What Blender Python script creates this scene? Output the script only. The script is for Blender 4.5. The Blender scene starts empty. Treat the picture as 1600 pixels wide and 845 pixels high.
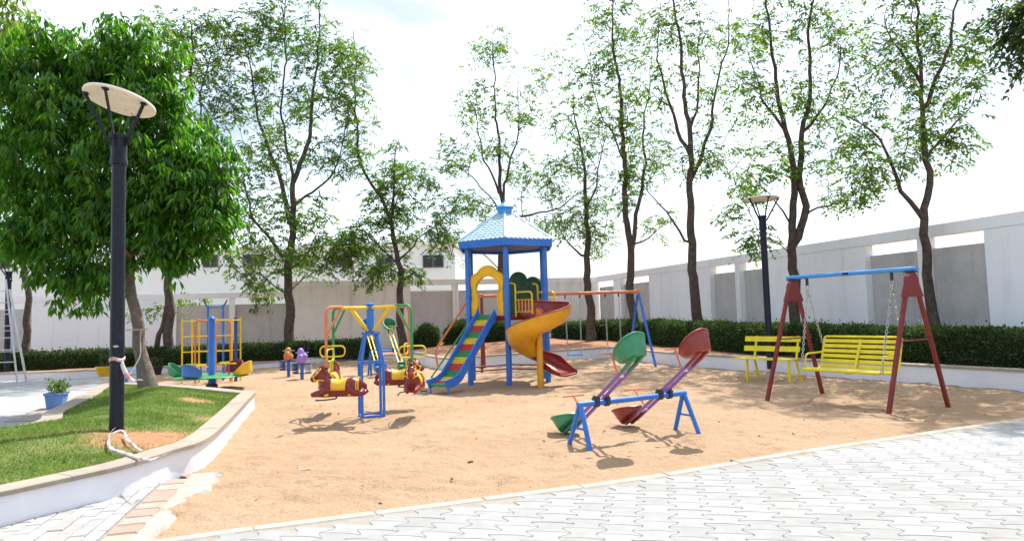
import bpy, bmesh, math, random
import numpy as np
from mathutils import Vector, Matrix
random.seed(7); RNG = np.random.default_rng(11)
PI = math.pi; rad = math.radians
scene = bpy.context.scene
COL = scene.collection

# ---------------------------------------------------------------- camera
W, H, F = 1600.0, 845.0, 1050.0          # photograph pixels, focal length in those pixels
HOR, ROLL, CAMZ = 70.0, 0.03, 1.5
TILT = math.atan(HOR / F)
_F = Vector((0, math.cos(TILT), math.sin(TILT))); _U = Vector((0, -math.sin(TILT), math.cos(TILT))); _R = Vector((1, 0, 0))
_c, _s = math.cos(ROLL), math.sin(ROLL)
cam_d = bpy.data.cameras.new('camera'); cam = bpy.data.objects.new('camera', cam_d); COL.objects.link(cam)
cX = _R * _c - _U * _s; cY = _R * _s + _U * _c; cZ = -_F
M = Matrix((( cX.x, cY.x, cZ.x, 0), (cX.y, cY.y, cZ.y, 0), (cX.z, cY.z, cZ.z, CAMZ), (0, 0, 0, 1)))
cam.matrix_world = M
cam_d.sensor_width = 36; cam_d.lens = 36 * F / W; cam_d.clip_start = 0.05; cam_d.clip_end = 3000
scene.camera = cam

# ---------------------------------------------------------------- sky, sun, exposure
SUNV = Vector((0.27, 0.52, 1.0)).normalized()      # towards the sun
SUN_EL = math.asin(SUNV.z); SUN_AZ = math.atan2(SUNV.x, SUNV.y)
world = bpy.data.worlds.new('World'); scene.world = world; world.use_nodes = True
nt = world.node_tree; nt.nodes.clear()
wo = nt.nodes.new('ShaderNodeOutputWorld'); bg = nt.nodes.new('ShaderNodeBackground')
sky = nt.nodes.new('ShaderNodeTexSky'); sky.sky_type = 'NISHITA'; sky.sun_disc = False
sky.sun_elevation = SUN_EL; sky.sun_rotation = SUN_AZ; sky.air_density = 1.0; sky.dust_density = 3.0; sky.ozone_density = 1.0
tc = nt.nodes.new('ShaderNodeTexCoord'); mp = nt.nodes.new('ShaderNodeMapping'); mp.inputs['Scale'].default_value = (1, 1, 2.2)
nz = nt.nodes.new('ShaderNodeTexNoise'); nz.inputs['Scale'].default_value = 2.6; nz.inputs['Detail'].default_value = 7; nz.inputs['Roughness'].default_value = 0.55
cr = nt.nodes.new('ShaderNodeValToRGB'); cr.color_ramp.elements[0].position = 0.40; cr.color_ramp.elements[1].position = 0.70
cr.color_ramp.elements[0].color = (.0, .0, .0, 1); cr.color_ramp.elements[1].color = (1, 1, 1, 1)
mx = nt.nodes.new('ShaderNodeMix'); mx.data_type = 'RGBA'
nt.links.new(tc.outputs['Generated'], mp.inputs['Vector']); nt.links.new(mp.outputs['Vector'], nz.inputs['Vector'])
nt.links.new(nz.outputs['Fac'], cr.inputs['Fac']); nt.links.new(cr.outputs['Color'], mx.inputs['Factor'])
nt.links.new(sky.outputs['Color'], mx.inputs['A']); mx.inputs['B'].default_value = (8.3, 9.3, 10.3, 1)
nt.links.new(mx.outputs['Result'], bg.inputs['Color']); bg.inputs['Strength'].default_value = 0.10
nt.links.new(bg.outputs['Background'], wo.inputs['Surface'])
sun_d = bpy.data.lights.new('sun', 'SUN'); sun_d.energy = 3.25; sun_d.angle = rad(0.55); sun_d.color = (1, .965, .91)
sun = bpy.data.objects.new('sun', sun_d); COL.objects.link(sun)
sun.rotation_mode = 'QUATERNION'; sun.rotation_quaternion = SUNV.to_track_quat('Z', 'Y'); sun.location = (6, 10, 30)
vs = scene.view_settings; vs.view_transform = 'Standard'; vs.look = 'None'; vs.gamma = 1; vs.use_curve_mapping = False
vs.exposure = 1.1
scene.cycles.max_bounces = 8; scene.cycles.diffuse_bounces = 3; scene.cycles.transmission_bounces = 4; scene.cycles.transparent_max_bounces = 8

# ---------------------------------------------------------------- layout helpers
def ray(px, py):
    dx, dy = px - W / 2, py - H / 2
    u = dx * _c - dy * _s; v = dx * _s + dy * _c
    return _F + _R * (u / F) - _U * (v / F)
CAM = Vector((0, 0, CAMZ))
def gp(px, py, z=0.0):                     # point of the level z seen there
    d = ray(px, py); return CAM + d * ((z - CAMZ) / d.z)
def dp(px, py, Y):                         # point at distance Y seen there
    d = ray(px, py); return CAM + d * (Y / d.y)
def pxm(Y): return F / Y

# ---------------------------------------------------------------- value noise
def vnoise(x, y, seed=0):
    def h(i, j):
        n = (i * 374761393 + j * 668265263 + seed * 974634777) & 0xffffffff
        n = ((n ^ (n >> 13)) * 1274126177) & 0xffffffff
        return ((n ^ (n >> 16)) & 0xffff) / 65535.0
    x = np.asarray(x, float); y = np.asarray(y, float)
    xi = np.floor(x).astype(np.int64); yi = np.floor(y).astype(np.int64)
    fx = x - xi; fy = y - yi; fx = fx * fx * (3 - 2 * fx); fy = fy * fy * (3 - 2 * fy)
    a = h(xi, yi); b = h(xi + 1, yi); c = h(xi, yi + 1); d = h(xi + 1, yi + 1)
    return (a * (1 - fx) + b * fx) * (1 - fy) + (c * (1 - fx) + d * fx) * fy

# ---------------------------------------------------------------- materials
def new_mat(name):
    m = bpy.data.materials.new(name); m.use_nodes = True
    t = m.node_tree; b = t.nodes['Principled BSDF']; return m, t, b
def N(t, k, **kw):
    n = t.nodes.new(k)
    for a, v in kw.items():
        if a in n.inputs: n.inputs[a].default_value = v
        else: setattr(n, a, v)
    return n
def noise(t, scale, detail=5, rough=.6, vec=None, dist=0.0):
    n = N(t, 'ShaderNodeTexNoise'); n.inputs['Scale'].default_value = scale; n.inputs['Detail'].default_value = detail
    n.inputs['Roughness'].default_value = rough; n.inputs['Distortion'].default_value = dist
    if vec is None:
        tc = N(t, 'ShaderNodeNewGeometry'); vec = tc.outputs['Position']
    t.links.new(vec, n.inputs['Vector']); return n.outputs['Fac']
def ramp(t, fac, stops):
    r = N(t, 'ShaderNodeValToRGB'); e = r.color_ramp.elements
    while len(e) < len(stops): e.new(.5)
    for i, (p, c) in enumerate(stops):
        e[i].position = p; e[i].color = (*c, 1) if len(c) == 3 else c
    t.links.new(fac, r.inputs['Fac']); return r.outputs['Color']
def mixc(t, fac, a, b, mode='MIX'):
    m = N(t, 'ShaderNodeMix', data_type='RGBA', blend_type=mode)
    for k, v in (('Factor', fac), ('A', a), ('B', b)):
        if hasattr(v, 'is_linked') or hasattr(v, 'links'): t.links.new(v, m.inputs[k])
        elif k == 'Factor': m.inputs[k].default_value = v
        else: m.inputs[k].default_value = (*v, 1)
    return m.outputs['Result']
def math_(t, op, a, b=None):
    m = N(t, 'ShaderNodeMath', operation=op)
    for i, v in enumerate((a, b)):
        if v is None: continue
        if hasattr(v, 'links'): t.links.new(v, m.inputs[i])
        else: m.inputs[i].default_value = v
    return m.outputs[0]
def bump(t, b, height, strength=.3, dist=.02):
    n = N(t, 'ShaderNodeBump'); n.inputs['Strength'].default_value = strength; n.inputs['Distance'].default_value = dist
    t.links.new(height, n.inputs['Height']); t.links.new(n.outputs['Normal'], b.inputs['Normal'])
def scl(c, k): return tuple(min(1, x * k) for x in c)
def paint(name, c, rough=.38, wear=.35, chip=(.16, .1, .07), coat=0.0):
    m, t, b = new_mat(name)
    f1 = noise(t, 6, 6, .65); col = ramp(t, f1, [(.3, scl(c, .82)), (.55, c), (.75, scl(c, 1.08))])
    if wear:
        f2 = noise(t, 38, 4, .7); f3 = noise(t, 4.5, 3, .5)
        k = math_(t, 'MULTIPLY', f2, f3)
        msk = ramp(t, k, [(.40 - .06 * wear, (0, 0, 0)), (.425 - .06 * wear, (1, 1, 1))])
        col = mixc(t, math_(t, 'MULTIPLY', msk, .8), col, chip)
        f4 = noise(t, 2.2, 6, .6); dust = ramp(t, f4, [(.45, (0, 0, 0)), (.8, (.4, .4, .4))])
        col = mixc(t, math_(t, 'MULTIPLY', dust, wear * .45), col, (.45, .36, .27))
    t.links.new(col, b.inputs['Base Color'])
    t.links.new(ramp(t, noise(t, 14, 4), [(.3, (rough - .1,) * 3), (.7, (rough + .14,) * 3)]), b.inputs['Roughness'])
    b.inputs['Coat Weight'].default_value = coat
    bump(t, b, noise(t, 60, 3), .06, .004)
    return m
def rough_mat(name, c1, c2, scale=4, bscale=40, bs=.4, bd=.01, rough=.9, stain=None, fine=None, streak=None):
    m, t, b = new_mat(name)
    col = ramp(t, noise(t, scale, 8, .62), [(.28, c1), (.72, c2)])
    if fine: col = mixc(t, math_(t, 'MULTIPLY', ramp(t, noise(t, fine, 3, .7), [(.35, (1, 1, 1)), (.55, (0, 0, 0))]), .35), col, scl(c1, .62))
    if stain:
        st = ramp(t, noise(t, stain[1], 7, .7, dist=.4), [(stain[2], (0, 0, 0)), (stain[2] + .18, (1, 1, 1))])
        col = mixc(t, math_(t, 'MULTIPLY', st, stain[3]), col, stain[0])
    if streak:
        g_ = N(t, 'ShaderNodeNewGeometry'); mp_ = N(t, 'ShaderNodeMapping'); mp_.inputs['Scale'].default_value = (2.2, 2.2, .16); t.links.new(g_.outputs['Position'], mp_.inputs['Vector'])
        st = ramp(t, noise(t, 2.0, 6, .68, vec=mp_.outputs['Vector']), [(.52, (0, 0, 0)), (.74, (1, 1, 1))])
        col = mixc(t, math_(t, 'MULTIPLY', st, streak[1]), col, streak[0])
    t.links.new(col, b.inputs['Base Color']); b.inputs['Roughness'].default_value = rough
    b.inputs['Specular IOR Level'].default_value = .25
    bump(t, b, noise(t, bscale, 5, .65), bs, bd)
    return m
def island_mat(name, cols, rough=.8, bscale=50, bs=.25, var=5, stain=None):
    """each piece its own shade (random per object) on top of a noise"""
    m, t, b = new_mat(name)
    oi = N(t, 'ShaderNodeObjectInfo'); col = ramp(t, oi.outputs['Random'], [(i / max(1, len(cols) - 1), c) for i, c in enumerate(cols)])
    g = ramp(t, noise(t, var, 7, .65), [(.3, (.82, .82, .82)), (.7, (1.0, 1.0, 1.0))])
    col = mixc(t, 1.0, col, g, 'MULTIPLY')
    if stain:
        st = ramp(t, noise(t, stain[1], 7, .7, dist=.4), [(stain[2], (0, 0, 0)), (stain[2] + .2, (1, 1, 1))])
        col = mixc(t, math_(t, 'MULTIPLY', st, stain[3]), col, stain[0])
    t.links.new(col, b.inputs['Base Color']); b.inputs['Roughness'].default_value = rough
    b.inputs['Specular IOR Level'].default_value = .3
    bump(t, b, noise(t, bscale, 5, .65), bs, .006); return m
def leaf_mat(name, cols, trans=.45, rough=.5, spec=.4, tcol=None):
    m, t, b = new_mat(name)
    g = N(t, 'ShaderNodeNewGeometry')
    col = ramp(t, g.outputs['Random Per Island'], [(i / (len(cols) - 1), c) for i, c in enumerate(cols)])
    big = ramp(t, noise(t, .9, 3), [(.3, (.8, .8, .8)), (.7, (1.15, 1.15, 1.15))])
    col = mixc(t, 1.0, col, big, 'MULTIPLY')
    t.links.new(col, b.inputs['Base Color']); b.inputs['Roughness'].default_value = rough; b.inputs['Specular IOR Level'].default_value = spec
    tr = N(t, 'ShaderNodeBsdfTranslucent')
    t.links.new(mixc(t, 1.0, col, tcol or (1.5, 1.75, .7), 'MULTIPLY'), tr.inputs['Color'])
    ms = N(t, 'ShaderNodeMixShader'); ms.inputs[0].default_value = trans
    t.links.new(b.outputs[0], ms.inputs[1]); t.links.new(tr.outputs[0], ms.inputs[2])
    t.links.new(ms.outputs[0], t.nodes['Material Output'].inputs['Surface']); return m

BLUE = (.022, .17, .62); MAT = {}
MAT['blue'] = paint('blue_paint', BLUE, .36, .3)
MAT['sky_blue'] = paint('sky_blue_paint', (.05, .3, .74), .38, .35)
MAT['dark_blue'] = paint('dark_blue_paint', (.012, .06, .25), .4, .3)
MAT['yellow'] = paint('yellow_paint', (.82, .56, .015), .36, .25)
MAT['bench_yellow'] = paint('bench_yellow_paint', (.80, .66, .015), .36, .2)
MAT['red'] = paint('red_paint', (.2, .016, .013), .42, .25)
MAT['orange'] = paint('orange_paint', (.68, .2, .075), .42, .35)
MAT['green'] = paint('green_paint', (.03, .26, .08), .4, .3)
MAT['purple'] = paint('purple_paint', (.24, .11, .4), .42, .4)
MAT['black_metal'] = paint('black_metal', (.016, .017, .024), .38, .15, (.1, .08, .06))
MAT['post'] = paint('lamp_post_paint', (.014, .016, .028), .3, .12, (.06, .05, .05))
MAT['post'].node_tree.nodes['Principled BSDF'].inputs['Specular IOR Level'].default_value = .22
MAT['steel'] = paint('galvanised_steel', (.5, .5, .5), .35, .3); MAT['steel'].node_tree.nodes['Principled BSDF'].inputs['Metallic'].default_value = .7
MAT['grease'] = paint('greasy_metal', (.02, .025, .04), .35, .3)
def plastic(name, c, rough=.34): return paint(name, c, rough, .22, scl(c, 1.5))
MAT['p_green'] = plastic('green_plastic', (.035, .24, .105)); MAT['p_red'] = plastic('red_plastic', (.25, .03, .022))
MAT['p_maroon'] = plastic('maroon_plastic', (.2, .013, .012), .25); MAT['p_yellow'] = plastic('yellow_plastic', (.82, .48, .015))
MAT['p_dgreen'] = plastic('dark_green_plastic', (.012, .085, .045)); MAT['p_slide_red'] = plastic('slide_red_plastic', (.28, .025, .02), .3)
MAT['p_amber'] = plastic('amber_plastic', (.76, .36, .012)); MAT['p_orange'] = plastic('orange_plastic', (.55, .17, .035))
MAT['p_purple'] = plastic('purple_plastic', (.33, .18, .55)); MAT['p_blue'] = plastic('blue_plastic', (.03, .16, .5))
MAT['p_white'] = plastic('white_plastic', (.75, .73, .68)); MAT['p_black'] = plastic('black_plastic', (.015, .015, .015))
MAT['shingle'] = plastic('shingle_plastic', (.4, .56, .66), .45)
MAT['lamp_disc'] = paint('lamp_disc_enamel', (.9, .87, .8), .5, .15)
MAT['wall_white'] = rough_mat('white_wall_paint', (.86, .88, .92), (.9, .92, .95), 1.3, 70, .18, .006, .85, ((.55, .53, .5), 1.1, .6, .22), None, ((.48, .46, .43), .28))
MAT['wall_cream'] = rough_mat('cream_wall_paint', (.75, .74, .71), (.84, .83, .80), 1.2, 70, .18, .006, .85, ((.42, .4, .36), .9, .58, .3), None, ((.36, .33, .29), .45))
MAT['wall_grey'] = rough_mat('rough_grey_render', (.52, .51, .51), (.64, .63, .62), 2.2, 26, .9, .03, .95, ((.25, .24, .23), 1.4, .6, .3), 34, ((.22, .2, .19), .35))
MAT['kerb_white'] = rough_mat('white_kerb_paint', (.74, .74, .77), (.84, .84, .87), 2.5, 60, .25, .006, .85, ((.5, .45, .38), 3, .6, .4))
MAT['cap'] = island_mat('kerb_cap_stone', [(.37, .31, .24), (.41, .35, .28), (.35, .30, .245), (.40, .335, .26)], .85, 60, .3, 7, ((.25, .21, .17), 5, .58, .4))
MAT['paver'] = island_mat('white_paver', [(.30, .295, .285), (.35, .345, .335), (.325, .32, .31), (.365, .36, .35), (.31, .30, .287), (.34, .335, .325)], .8, 90, .3, 6, ((.26, .245, .22), 3, .54, .5))
MAT['joint'] = rough_mat('paver_joint_sand', (.27, .24, .2), (.34, .31, .27), 12, 120, .5, .01)
MAT['brick_pave'] = island_mat('brick_paver', [(.36, .35, .335), (.43, .42, .41), (.34, .325, .31), (.41, .4, .39)], .85, 70, .4, 7, ((.25, .22, .19), 4, .55, .5))
MAT['brick_edge'] = island_mat('edging_brick', [(.38, .27, .21), (.42, .32, .26), (.36, .28, .23), (.44, .36, .3)], .9, 60, .5, 9, ((.25, .19, .15), 6, .56, .5))
MAT['concrete'] = rough_mat('broken_concrete', (.34, .31, .26), (.48, .45, .39), 9, 30, .8, .03)
MAT['strip'] = rough_mat('concrete_edging', (.36, .31, .25), (.46, .42, .36), 6, 50, .5, .01)
MAT['bark'] = rough_mat('dark_bark', (.055, .041, .034), (.16, .118, .092), 9, 26, 1.0, .05, .95)
MAT['bark_light'] = rough_mat('grey_bark', (.13, .1, .08), (.27, .22, .18), 9, 30, .9, .04, .95, ((.4, .37, .33), 6, .62, .5))
MAT['soil'] = rough_mat('red_soil', (.3, .14, .075), (.48, .25, .15), 3, 18, .8, .04, 1, None, 25)
MAT['dirt'] = rough_mat('brown_ground', (.25, .18, .12), (.38, .28, .2), .5, 8, .6, .05, 1)
MAT['building'] = rough_mat('pale_facade', (.78, .81, .79), (.85, .87, .85), .5, 40, .1, .005, .8)
MAT['louvre'] = paint('dark_louvre', (.05, .06, .07), .35, .1); MAT['wframe'] = paint('window_frame', (.2, .21, .22), .4, .1)
MAT['leaf_dense'] = leaf_mat('glossy_leaves', [(.026, .09, .012), (.04, .135, .014), (.075, .19, .018), (.034, .115, .018), (.15, .26, .028), (.05, .15, .02)], .45, .36, .45, (2.2, 2.6, .6))
MAT['leaf_thin'] = leaf_mat('feathery_leaves', [(.05, .13, .025), (.07, .165, .03), (.12, .2, .034), (.06, .15, .03), (.24, .22, .035), (.055, .145, .027)], .5, .5, .35, (1.7, 1.95, .75))
MAT['leaf_hedge'] = leaf_mat('hedge_leaves', [(.015, .045, .012), (.028, .075, .016), (.05, .11, .022), (.03, .08, .018), (.09, .13, .03), (.11, .085, .035)], .3, .5, .35)
MAT['leaf_pale'] = leaf_mat('pale_leaves', [(.09, .17, .03), (.14, .22, .04), (.2, .25, .06)], .45, .5, .3)
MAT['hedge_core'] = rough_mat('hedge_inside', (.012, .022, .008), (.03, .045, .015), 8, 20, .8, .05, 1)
MAT['grass'] = leaf_mat('grass_blades', [(.07, .17, .028), (.1, .21, .033), (.16, .25, .05), (.22, .26, .075), (.33, .3, .12)], .4, .6, .25, (1.3, 1.4, .7))
MAT['rope'] = rough_mat('rope_fibre', (.4, .34, .27), (.55, .49, .4), 40, 120, .8, .01)

def sand_material():
    m, t, b = new_mat('sand')
    col = ramp(t, noise(t, .7, 8, .6), [(.3, (.41, .27, .165)), (.5, (.45, .305, .19)), (.72, (.48, .335, .22))])
    g = ramp(t, noise(t, 55, 4, .75), [(.34, (.55, .52, .5)), (.48, (.96, .96, .96)), (.7, (1.12, 1.12, 1.12))])
    col = mixc(t, .75, col, g, 'MULTIPLY')
    sp = ramp(t, noise(t, 26, 2, .5), [(.73, (0, 0, 0)), (.76, (1, 1, 1))])
    col = mixc(t, math_(t, 'MULTIPLY', sp, .7), col, (.2, .12, .07))
    t.links.new(col, b.inputs['Base Color']); b.inputs['Roughness'].default_value = 1; b.inputs['Specular IOR Level'].default_value = .15
    h = math_(t, 'ADD', math_(t, 'MULTIPLY', noise(t, 9, 5, .6), 1.0), math_(t, 'MULTIPLY', noise(t, 60, 4, .7), .35))
    bump(t, b, h, 1.0, .05); return m
MAT['sand'] = sand_material()

# ---------------------------------------------------------------- mesh builder
ROOT = {}
class MB:
    def __init__(s): s.v = []; s.f = []; s.m = []
    def add(s, vs, fs, m=0):
        o = len(s.v); s.v.extend([tuple(p) for p in vs]); s.f.extend([tuple(i + o for i in f) for f in fs]); s.m.extend([m] * len(fs)); return s
    def box(s, c, d, rz=0.0, m=0, ch=0.0, rot=None):
        cx, cy, cz = c; hx, hy, hz = d[0] / 2, d[1] / 2, d[2] / 2
        R = rot if rot is not None else Matrix.Rotation(rz, 3, 'Z')
        if ch <= 0:
            P = [Vector((x, y, z)) for x in (-hx, hx) for y in (-hy, hy) for z in (-hz, hz)]
            Fs = [(0, 1, 3, 2), (4, 6, 7, 5), (0, 4, 5, 1), (2, 3, 7, 6), (0, 2, 6, 4), (1, 5, 7, 3)]
        else:                                   # top edges chamfered
            P = []; Fs = []
            for (z, i) in ((-hz, 0), (hz - ch, 0), (hz, ch)):
                P += [Vector((x, y, z)) for x, y in ((-hx + i, -hy + i), (hx - i, -hy + i), (hx - i, hy - i), (-hx + i, hy - i))]
            for k in (0, 4):
                for j in range(4): Fs.append((k + j, k + (j + 1) % 4, k + 4 + (j + 1) % 4, k + 4 + j))
            Fs += [(3, 2, 1, 0), (8, 9, 10, 11)]
        return s.add([R @ p + Vector(c) for p in P], Fs, m)
    def bar(s, a, b, w, h, m=0, up=(0, 0, 1)):
        a = Vector(a); b = Vector(b); d = (b - a); L = d.length; d.normalize(); up = Vector(up)
        if abs(d.dot(up)) > .98: up = Vector((0, 1, 0))
        x = d.cross(up).normalized(); z = x.cross(d)
        R = Matrix((x, d, z)).transposed()
        return s.box((a + b) / 2, (w, L, h), m=m, rot=R)
    def tube(s, pts, r, n=8, m=0, closed=False, caps=True, sq=1.0):
        P = [Vector(p) for p in pts]; k = len(P); rr = r if isinstance(r, (list, tuple)) else [r] * k
        T = []
        for i in range(k):
            if closed: t = P[(i + 1) % k] - P[i - 1]
            else: t = P[min(i + 1, k - 1)] - P[max(i - 1, 0)]
            T.append(t.normalized() if t.length > 1e-9 else Vector((0, 0, 1)))
        up = Vector((0, 0, 1)) if abs(T[0].z) < .9 else Vector((0, 1, 0))
        x = T[0].cross(up).normalized(); V = []
        for i in range(k):
            x = (x - T[i] * x.dot(T[i])); x = x.normalized() if x.length > 1e-6 else T[i].orthogonal().normalized()
            y = T[i].cross(x)
            for j in range(n):
                a = 2 * PI * j / n; V.append(P[i] + x * (math.cos(a) * rr[i]) + y * (math.sin(a) * rr[i] * sq))
        Fs = []
        for i in range(k if closed else k - 1):
            i2 = (i + 1) % k
            for j in range(n): Fs.append((i * n + j, i * n + (j + 1) % n, i2 * n + (j + 1) % n, i2 * n + j))
        if caps and not closed: Fs += [tuple(range(n - 1, -1, -1)), tuple((k - 1) * n + j for j in range(n))]
        return s.add(V, Fs, m)
    def lathe(s, prof, c=(0, 0, 0), n=20, m=0, R=None):
        V = []; Fs = []; k = len(prof); c = Vector(c)
        for r, z in prof:
            for j in range(n):
                a = 2 * PI * j / n; p = Vector((r * math.cos(a), r * math.sin(a), z)); V.append((R @ p if R is not None else p) + c)
        for i in range(k - 1):
            for j in range(n): Fs.append((i * n + j, i * n + (j + 1) % n, (i + 1) * n + (j + 1) % n, (i + 1) * n + j))
        Fs += [tuple(range(n - 1, -1, -1)), tuple((k - 1) * n + j for j in range(n))]
        return s.add(V, Fs, m)
    def ell(s, c, d, nu=14, nv=9, m=0, R=None):
        prof = []; V = []; Fs = []; c = Vector(c)
        for i in range(1, nv):
            a = PI * i / nv
            for j in range(nu):
                b = 2 * PI * j / nu; p = Vector((d[0] * math.sin(a) * math.cos(b), d[1] * math.sin(a) * math.sin(b), -d[2] * math.cos(a)))
                V.append((R @ p if R is not None else p) + c)
        k = nv - 1
        for i in range(k - 1):
            for j in range(nu): Fs.append((i * nu + j, i * nu + (j + 1) % nu, (i + 1) * nu + (j + 1) % nu, (i + 1) * nu + j))
        lo = Vector((0, 0, -d[2])); hi = Vector((0, 0, d[2]))
        V += [(R @ lo if R is not None else lo) + c, (R @ hi if R is not None else hi) + c]; a = len(V) - 2
        for j in range(nu): Fs += [(a, (j + 1) % nu, j), (a + 1, (k - 1) * nu + j, (k - 1) * nu + (j + 1) % nu)]
        return s.add(V, Fs, m)
    def prism(s, poly, fn, t, m=0):
        """poly: 2D points; fn(a, b, depth) -> 3D; t thickness"""
        n = len(poly); V = [fn(a, b, 0) for a, b in poly] + [fn(a, b, t) for a, b in poly]
        Fs = [tuple(range(n)), tuple(range(2 * n - 1, n - 1, -1))] + [(i, n + i, n + (i + 1) % n, (i + 1) % n) for i in range(n)]
        return s.add(V, Fs, m)
    def build(s, name, mat, parent=None, world=False, smooth=True, ang=38):
        me = bpy.data.meshes.new(name); V = s.v
        if world and parent is not None:
            r = ROOT.get(parent.name, parent); rz = r.rotation_euler.z; l = r.location
            Q = Matrix.Rotation(-rz, 3, 'Z'); V = [Q @ (Vector(p) - l) for p in V]
        me.from_pydata([tuple(p) for p in V], [], s.f); me.validate()
        mats = mat if isinstance(mat, (list, tuple)) else [mat]
        for q in mats: me.materials.append(MAT[q] if isinstance(q, str) else q)
        if len(mats) > 1 and len(me.polygons) == len(s.m): me.polygons.foreach_set('material_index', s.m)
        bm = bmesh.new(); bm.from_mesh(me); bmesh.ops.recalc_face_normals(bm, faces=bm.faces); bm.to_mesh(me); bm.free()
        if smooth:
            me.polygons.foreach_set('use_smooth', [True] * len(me.polygons)); me.set_sharp_from_angle(angle=rad(ang))
        o = bpy.data.objects.new(name, me); COL.objects.link(o)
        if parent is not None: o.parent = parent; ROOT[o.name] = ROOT.get(parent.name, parent)
        return o
def obj_from(name, me, parent=None, loc=(0, 0, 0), rz=0.0):
    o = bpy.data.objects.new(name, me); COL.objects.link(o); o.location = loc; o.rotation_euler = (0, 0, rz)
    if parent is not None: o.parent = parent
    return o
def tag(o, label=None, cat=None, group=None, kind=None):
    if label: o['label'] = label
    if cat: o['category'] = cat
    if group: o['group'] = group
    if kind: o['kind'] = kind
    return o
def thing(name, label, cat, loc=(0, 0, 0), rz=0.0, group=None):
    o = bpy.data.objects.new(name, None); COL.objects.link(o); o.location = loc; o.rotation_euler = (0, 0, rz); o.empty_display_size = .2
    return tag(o, label, cat, group)
def copy_tree(o, parent=None):
    c = o.copy(); COL.objects.link(c); c.parent = parent
    for ch in o.children: copy_tree(ch, c)
    return c
def np_mesh(name, V, Fc, mat, parent=None, nper=4):
    """V (n,3) float, Fc (k,nper) int"""
    me = bpy.data.meshes.new(name); V = np.ascontiguousarray(V, np.float32); Fc = np.ascontiguousarray(Fc, np.int32)
    me.vertices.add(len(V)); me.vertices.foreach_set('co', V.ravel())
    me.loops.add(Fc.size); me.loops.foreach_set('vertex_index', Fc.ravel())
    me.polygons.add(len(Fc)); me.polygons.foreach_set('loop_start', np.arange(0, Fc.size, nper, dtype=np.int32))
    me.update(calc_edges=True); me.validate()
    me.materials.append(MAT[mat] if isinstance(mat, str) else mat)
    o = bpy.data.objects.new(name, me); COL.objects.link(o)
    if parent is not None: o.parent = parent
    return o
def catmull(P, k=6):
    P = [Vector(p) for p in P]; out = []
    for i in range(len(P) - 1):
        a = P[max(i - 1, 0)]; b = P[i]; c = P[i + 1]; d = P[min(i + 2, len(P) - 1)]
        for j in range(k):
            t = j / k; out.append(.5 * ((2 * b) + (c - a) * t + (2 * a - 5 * b + 4 * c - d) * t * t + (3 * b - a - 3 * c + d) * t ** 3))
    out.append(P[-1]); return out
def resample(P, step):
    P = [Vector(p) for p in P]; cum = [0.0]
    for a, b in zip(P, P[1:]): cum.append(cum[-1] + (b - a).length)
    n = max(1, round(cum[-1] / step)); out = []
    for i in range(n + 1):
        d = cum[-1] * i / n; j = 0
        while j < len(P) - 2 and cum[j + 1] < d: j += 1
        L = cum[j + 1] - cum[j]; out.append(P[j].lerp(P[j + 1], (d - cum[j]) / L if L > 1e-9 else 0))
    return out
def arc_pts(pts, r, n=5):
    """polyline with rounded corners"""
    P = [Vector(p) for p in pts]; out = [P[0]]
    for i in range(1, len(P) - 1):
        a = (P[i - 1] - P[i]); b = (P[i + 1] - P[i]); q = min(r, a.length * .49, b.length * .49)
        s = P[i] + a.normalized() * q; e = P[i] + b.normalized() * q
        for j in range(n + 1):
            t = j / n; out.append(s * (1 - t) ** 2 + P[i] * 2 * t * (1 - t) + e * t * t)
    out.append(P[-1]); return out
def loop_pts(pts, r, n=5):
    P = [Vector(p) for p in pts]; k = len(P); out = []
    for i in range(k):
        a = (P[i - 1] - P[i]); b = (P[(i + 1) % k] - P[i]); q = min(r, a.length * .49, b.length * .49)
        s = P[i] + a.normalized() * q; e = P[i] + b.normalized() * q
        for j in range(n + 1):
            t = j / n; out.append(s * (1 - t) ** 2 + P[i] * 2 * t * (1 - t) + e * t * t)
    return out

# ================================================================ THE SETTING
# ---- ground sheet to the horizon
g = MB(); g.add([(-900, -300, -.12), (900, -300, -.12), (900, 1500, -.12), (-900, 1500, -.12)], [(0, 1, 2, 3)])
tag(g.build('ground', 'dirt'), kind='structure')

# border between sand and the white pavers
BORD = [gp(*p) for p in ((180, 856), (240, 847), (400, 825), (625, 796.5), (812, 772), (1000, 747.5), (1225, 710), (1412, 682), (1600, 654))]
d0 = (BORD[-1] - BORD[-2]).normalized(); BORD.append(BORD[-1] + d0 * 4)
BORD = catmull(BORD, 4)
bx = np.array([p.x for p in BORD]); by = np.array([p.y for p in BORD])
def border_y(x): return np.interp(x, bx, by)

# brick edging on the left, between sand and the brick paving
EDGE = [gp(*p) for p in ((200, 856), (232, 815), (268, 777), (300, 748))]

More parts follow.
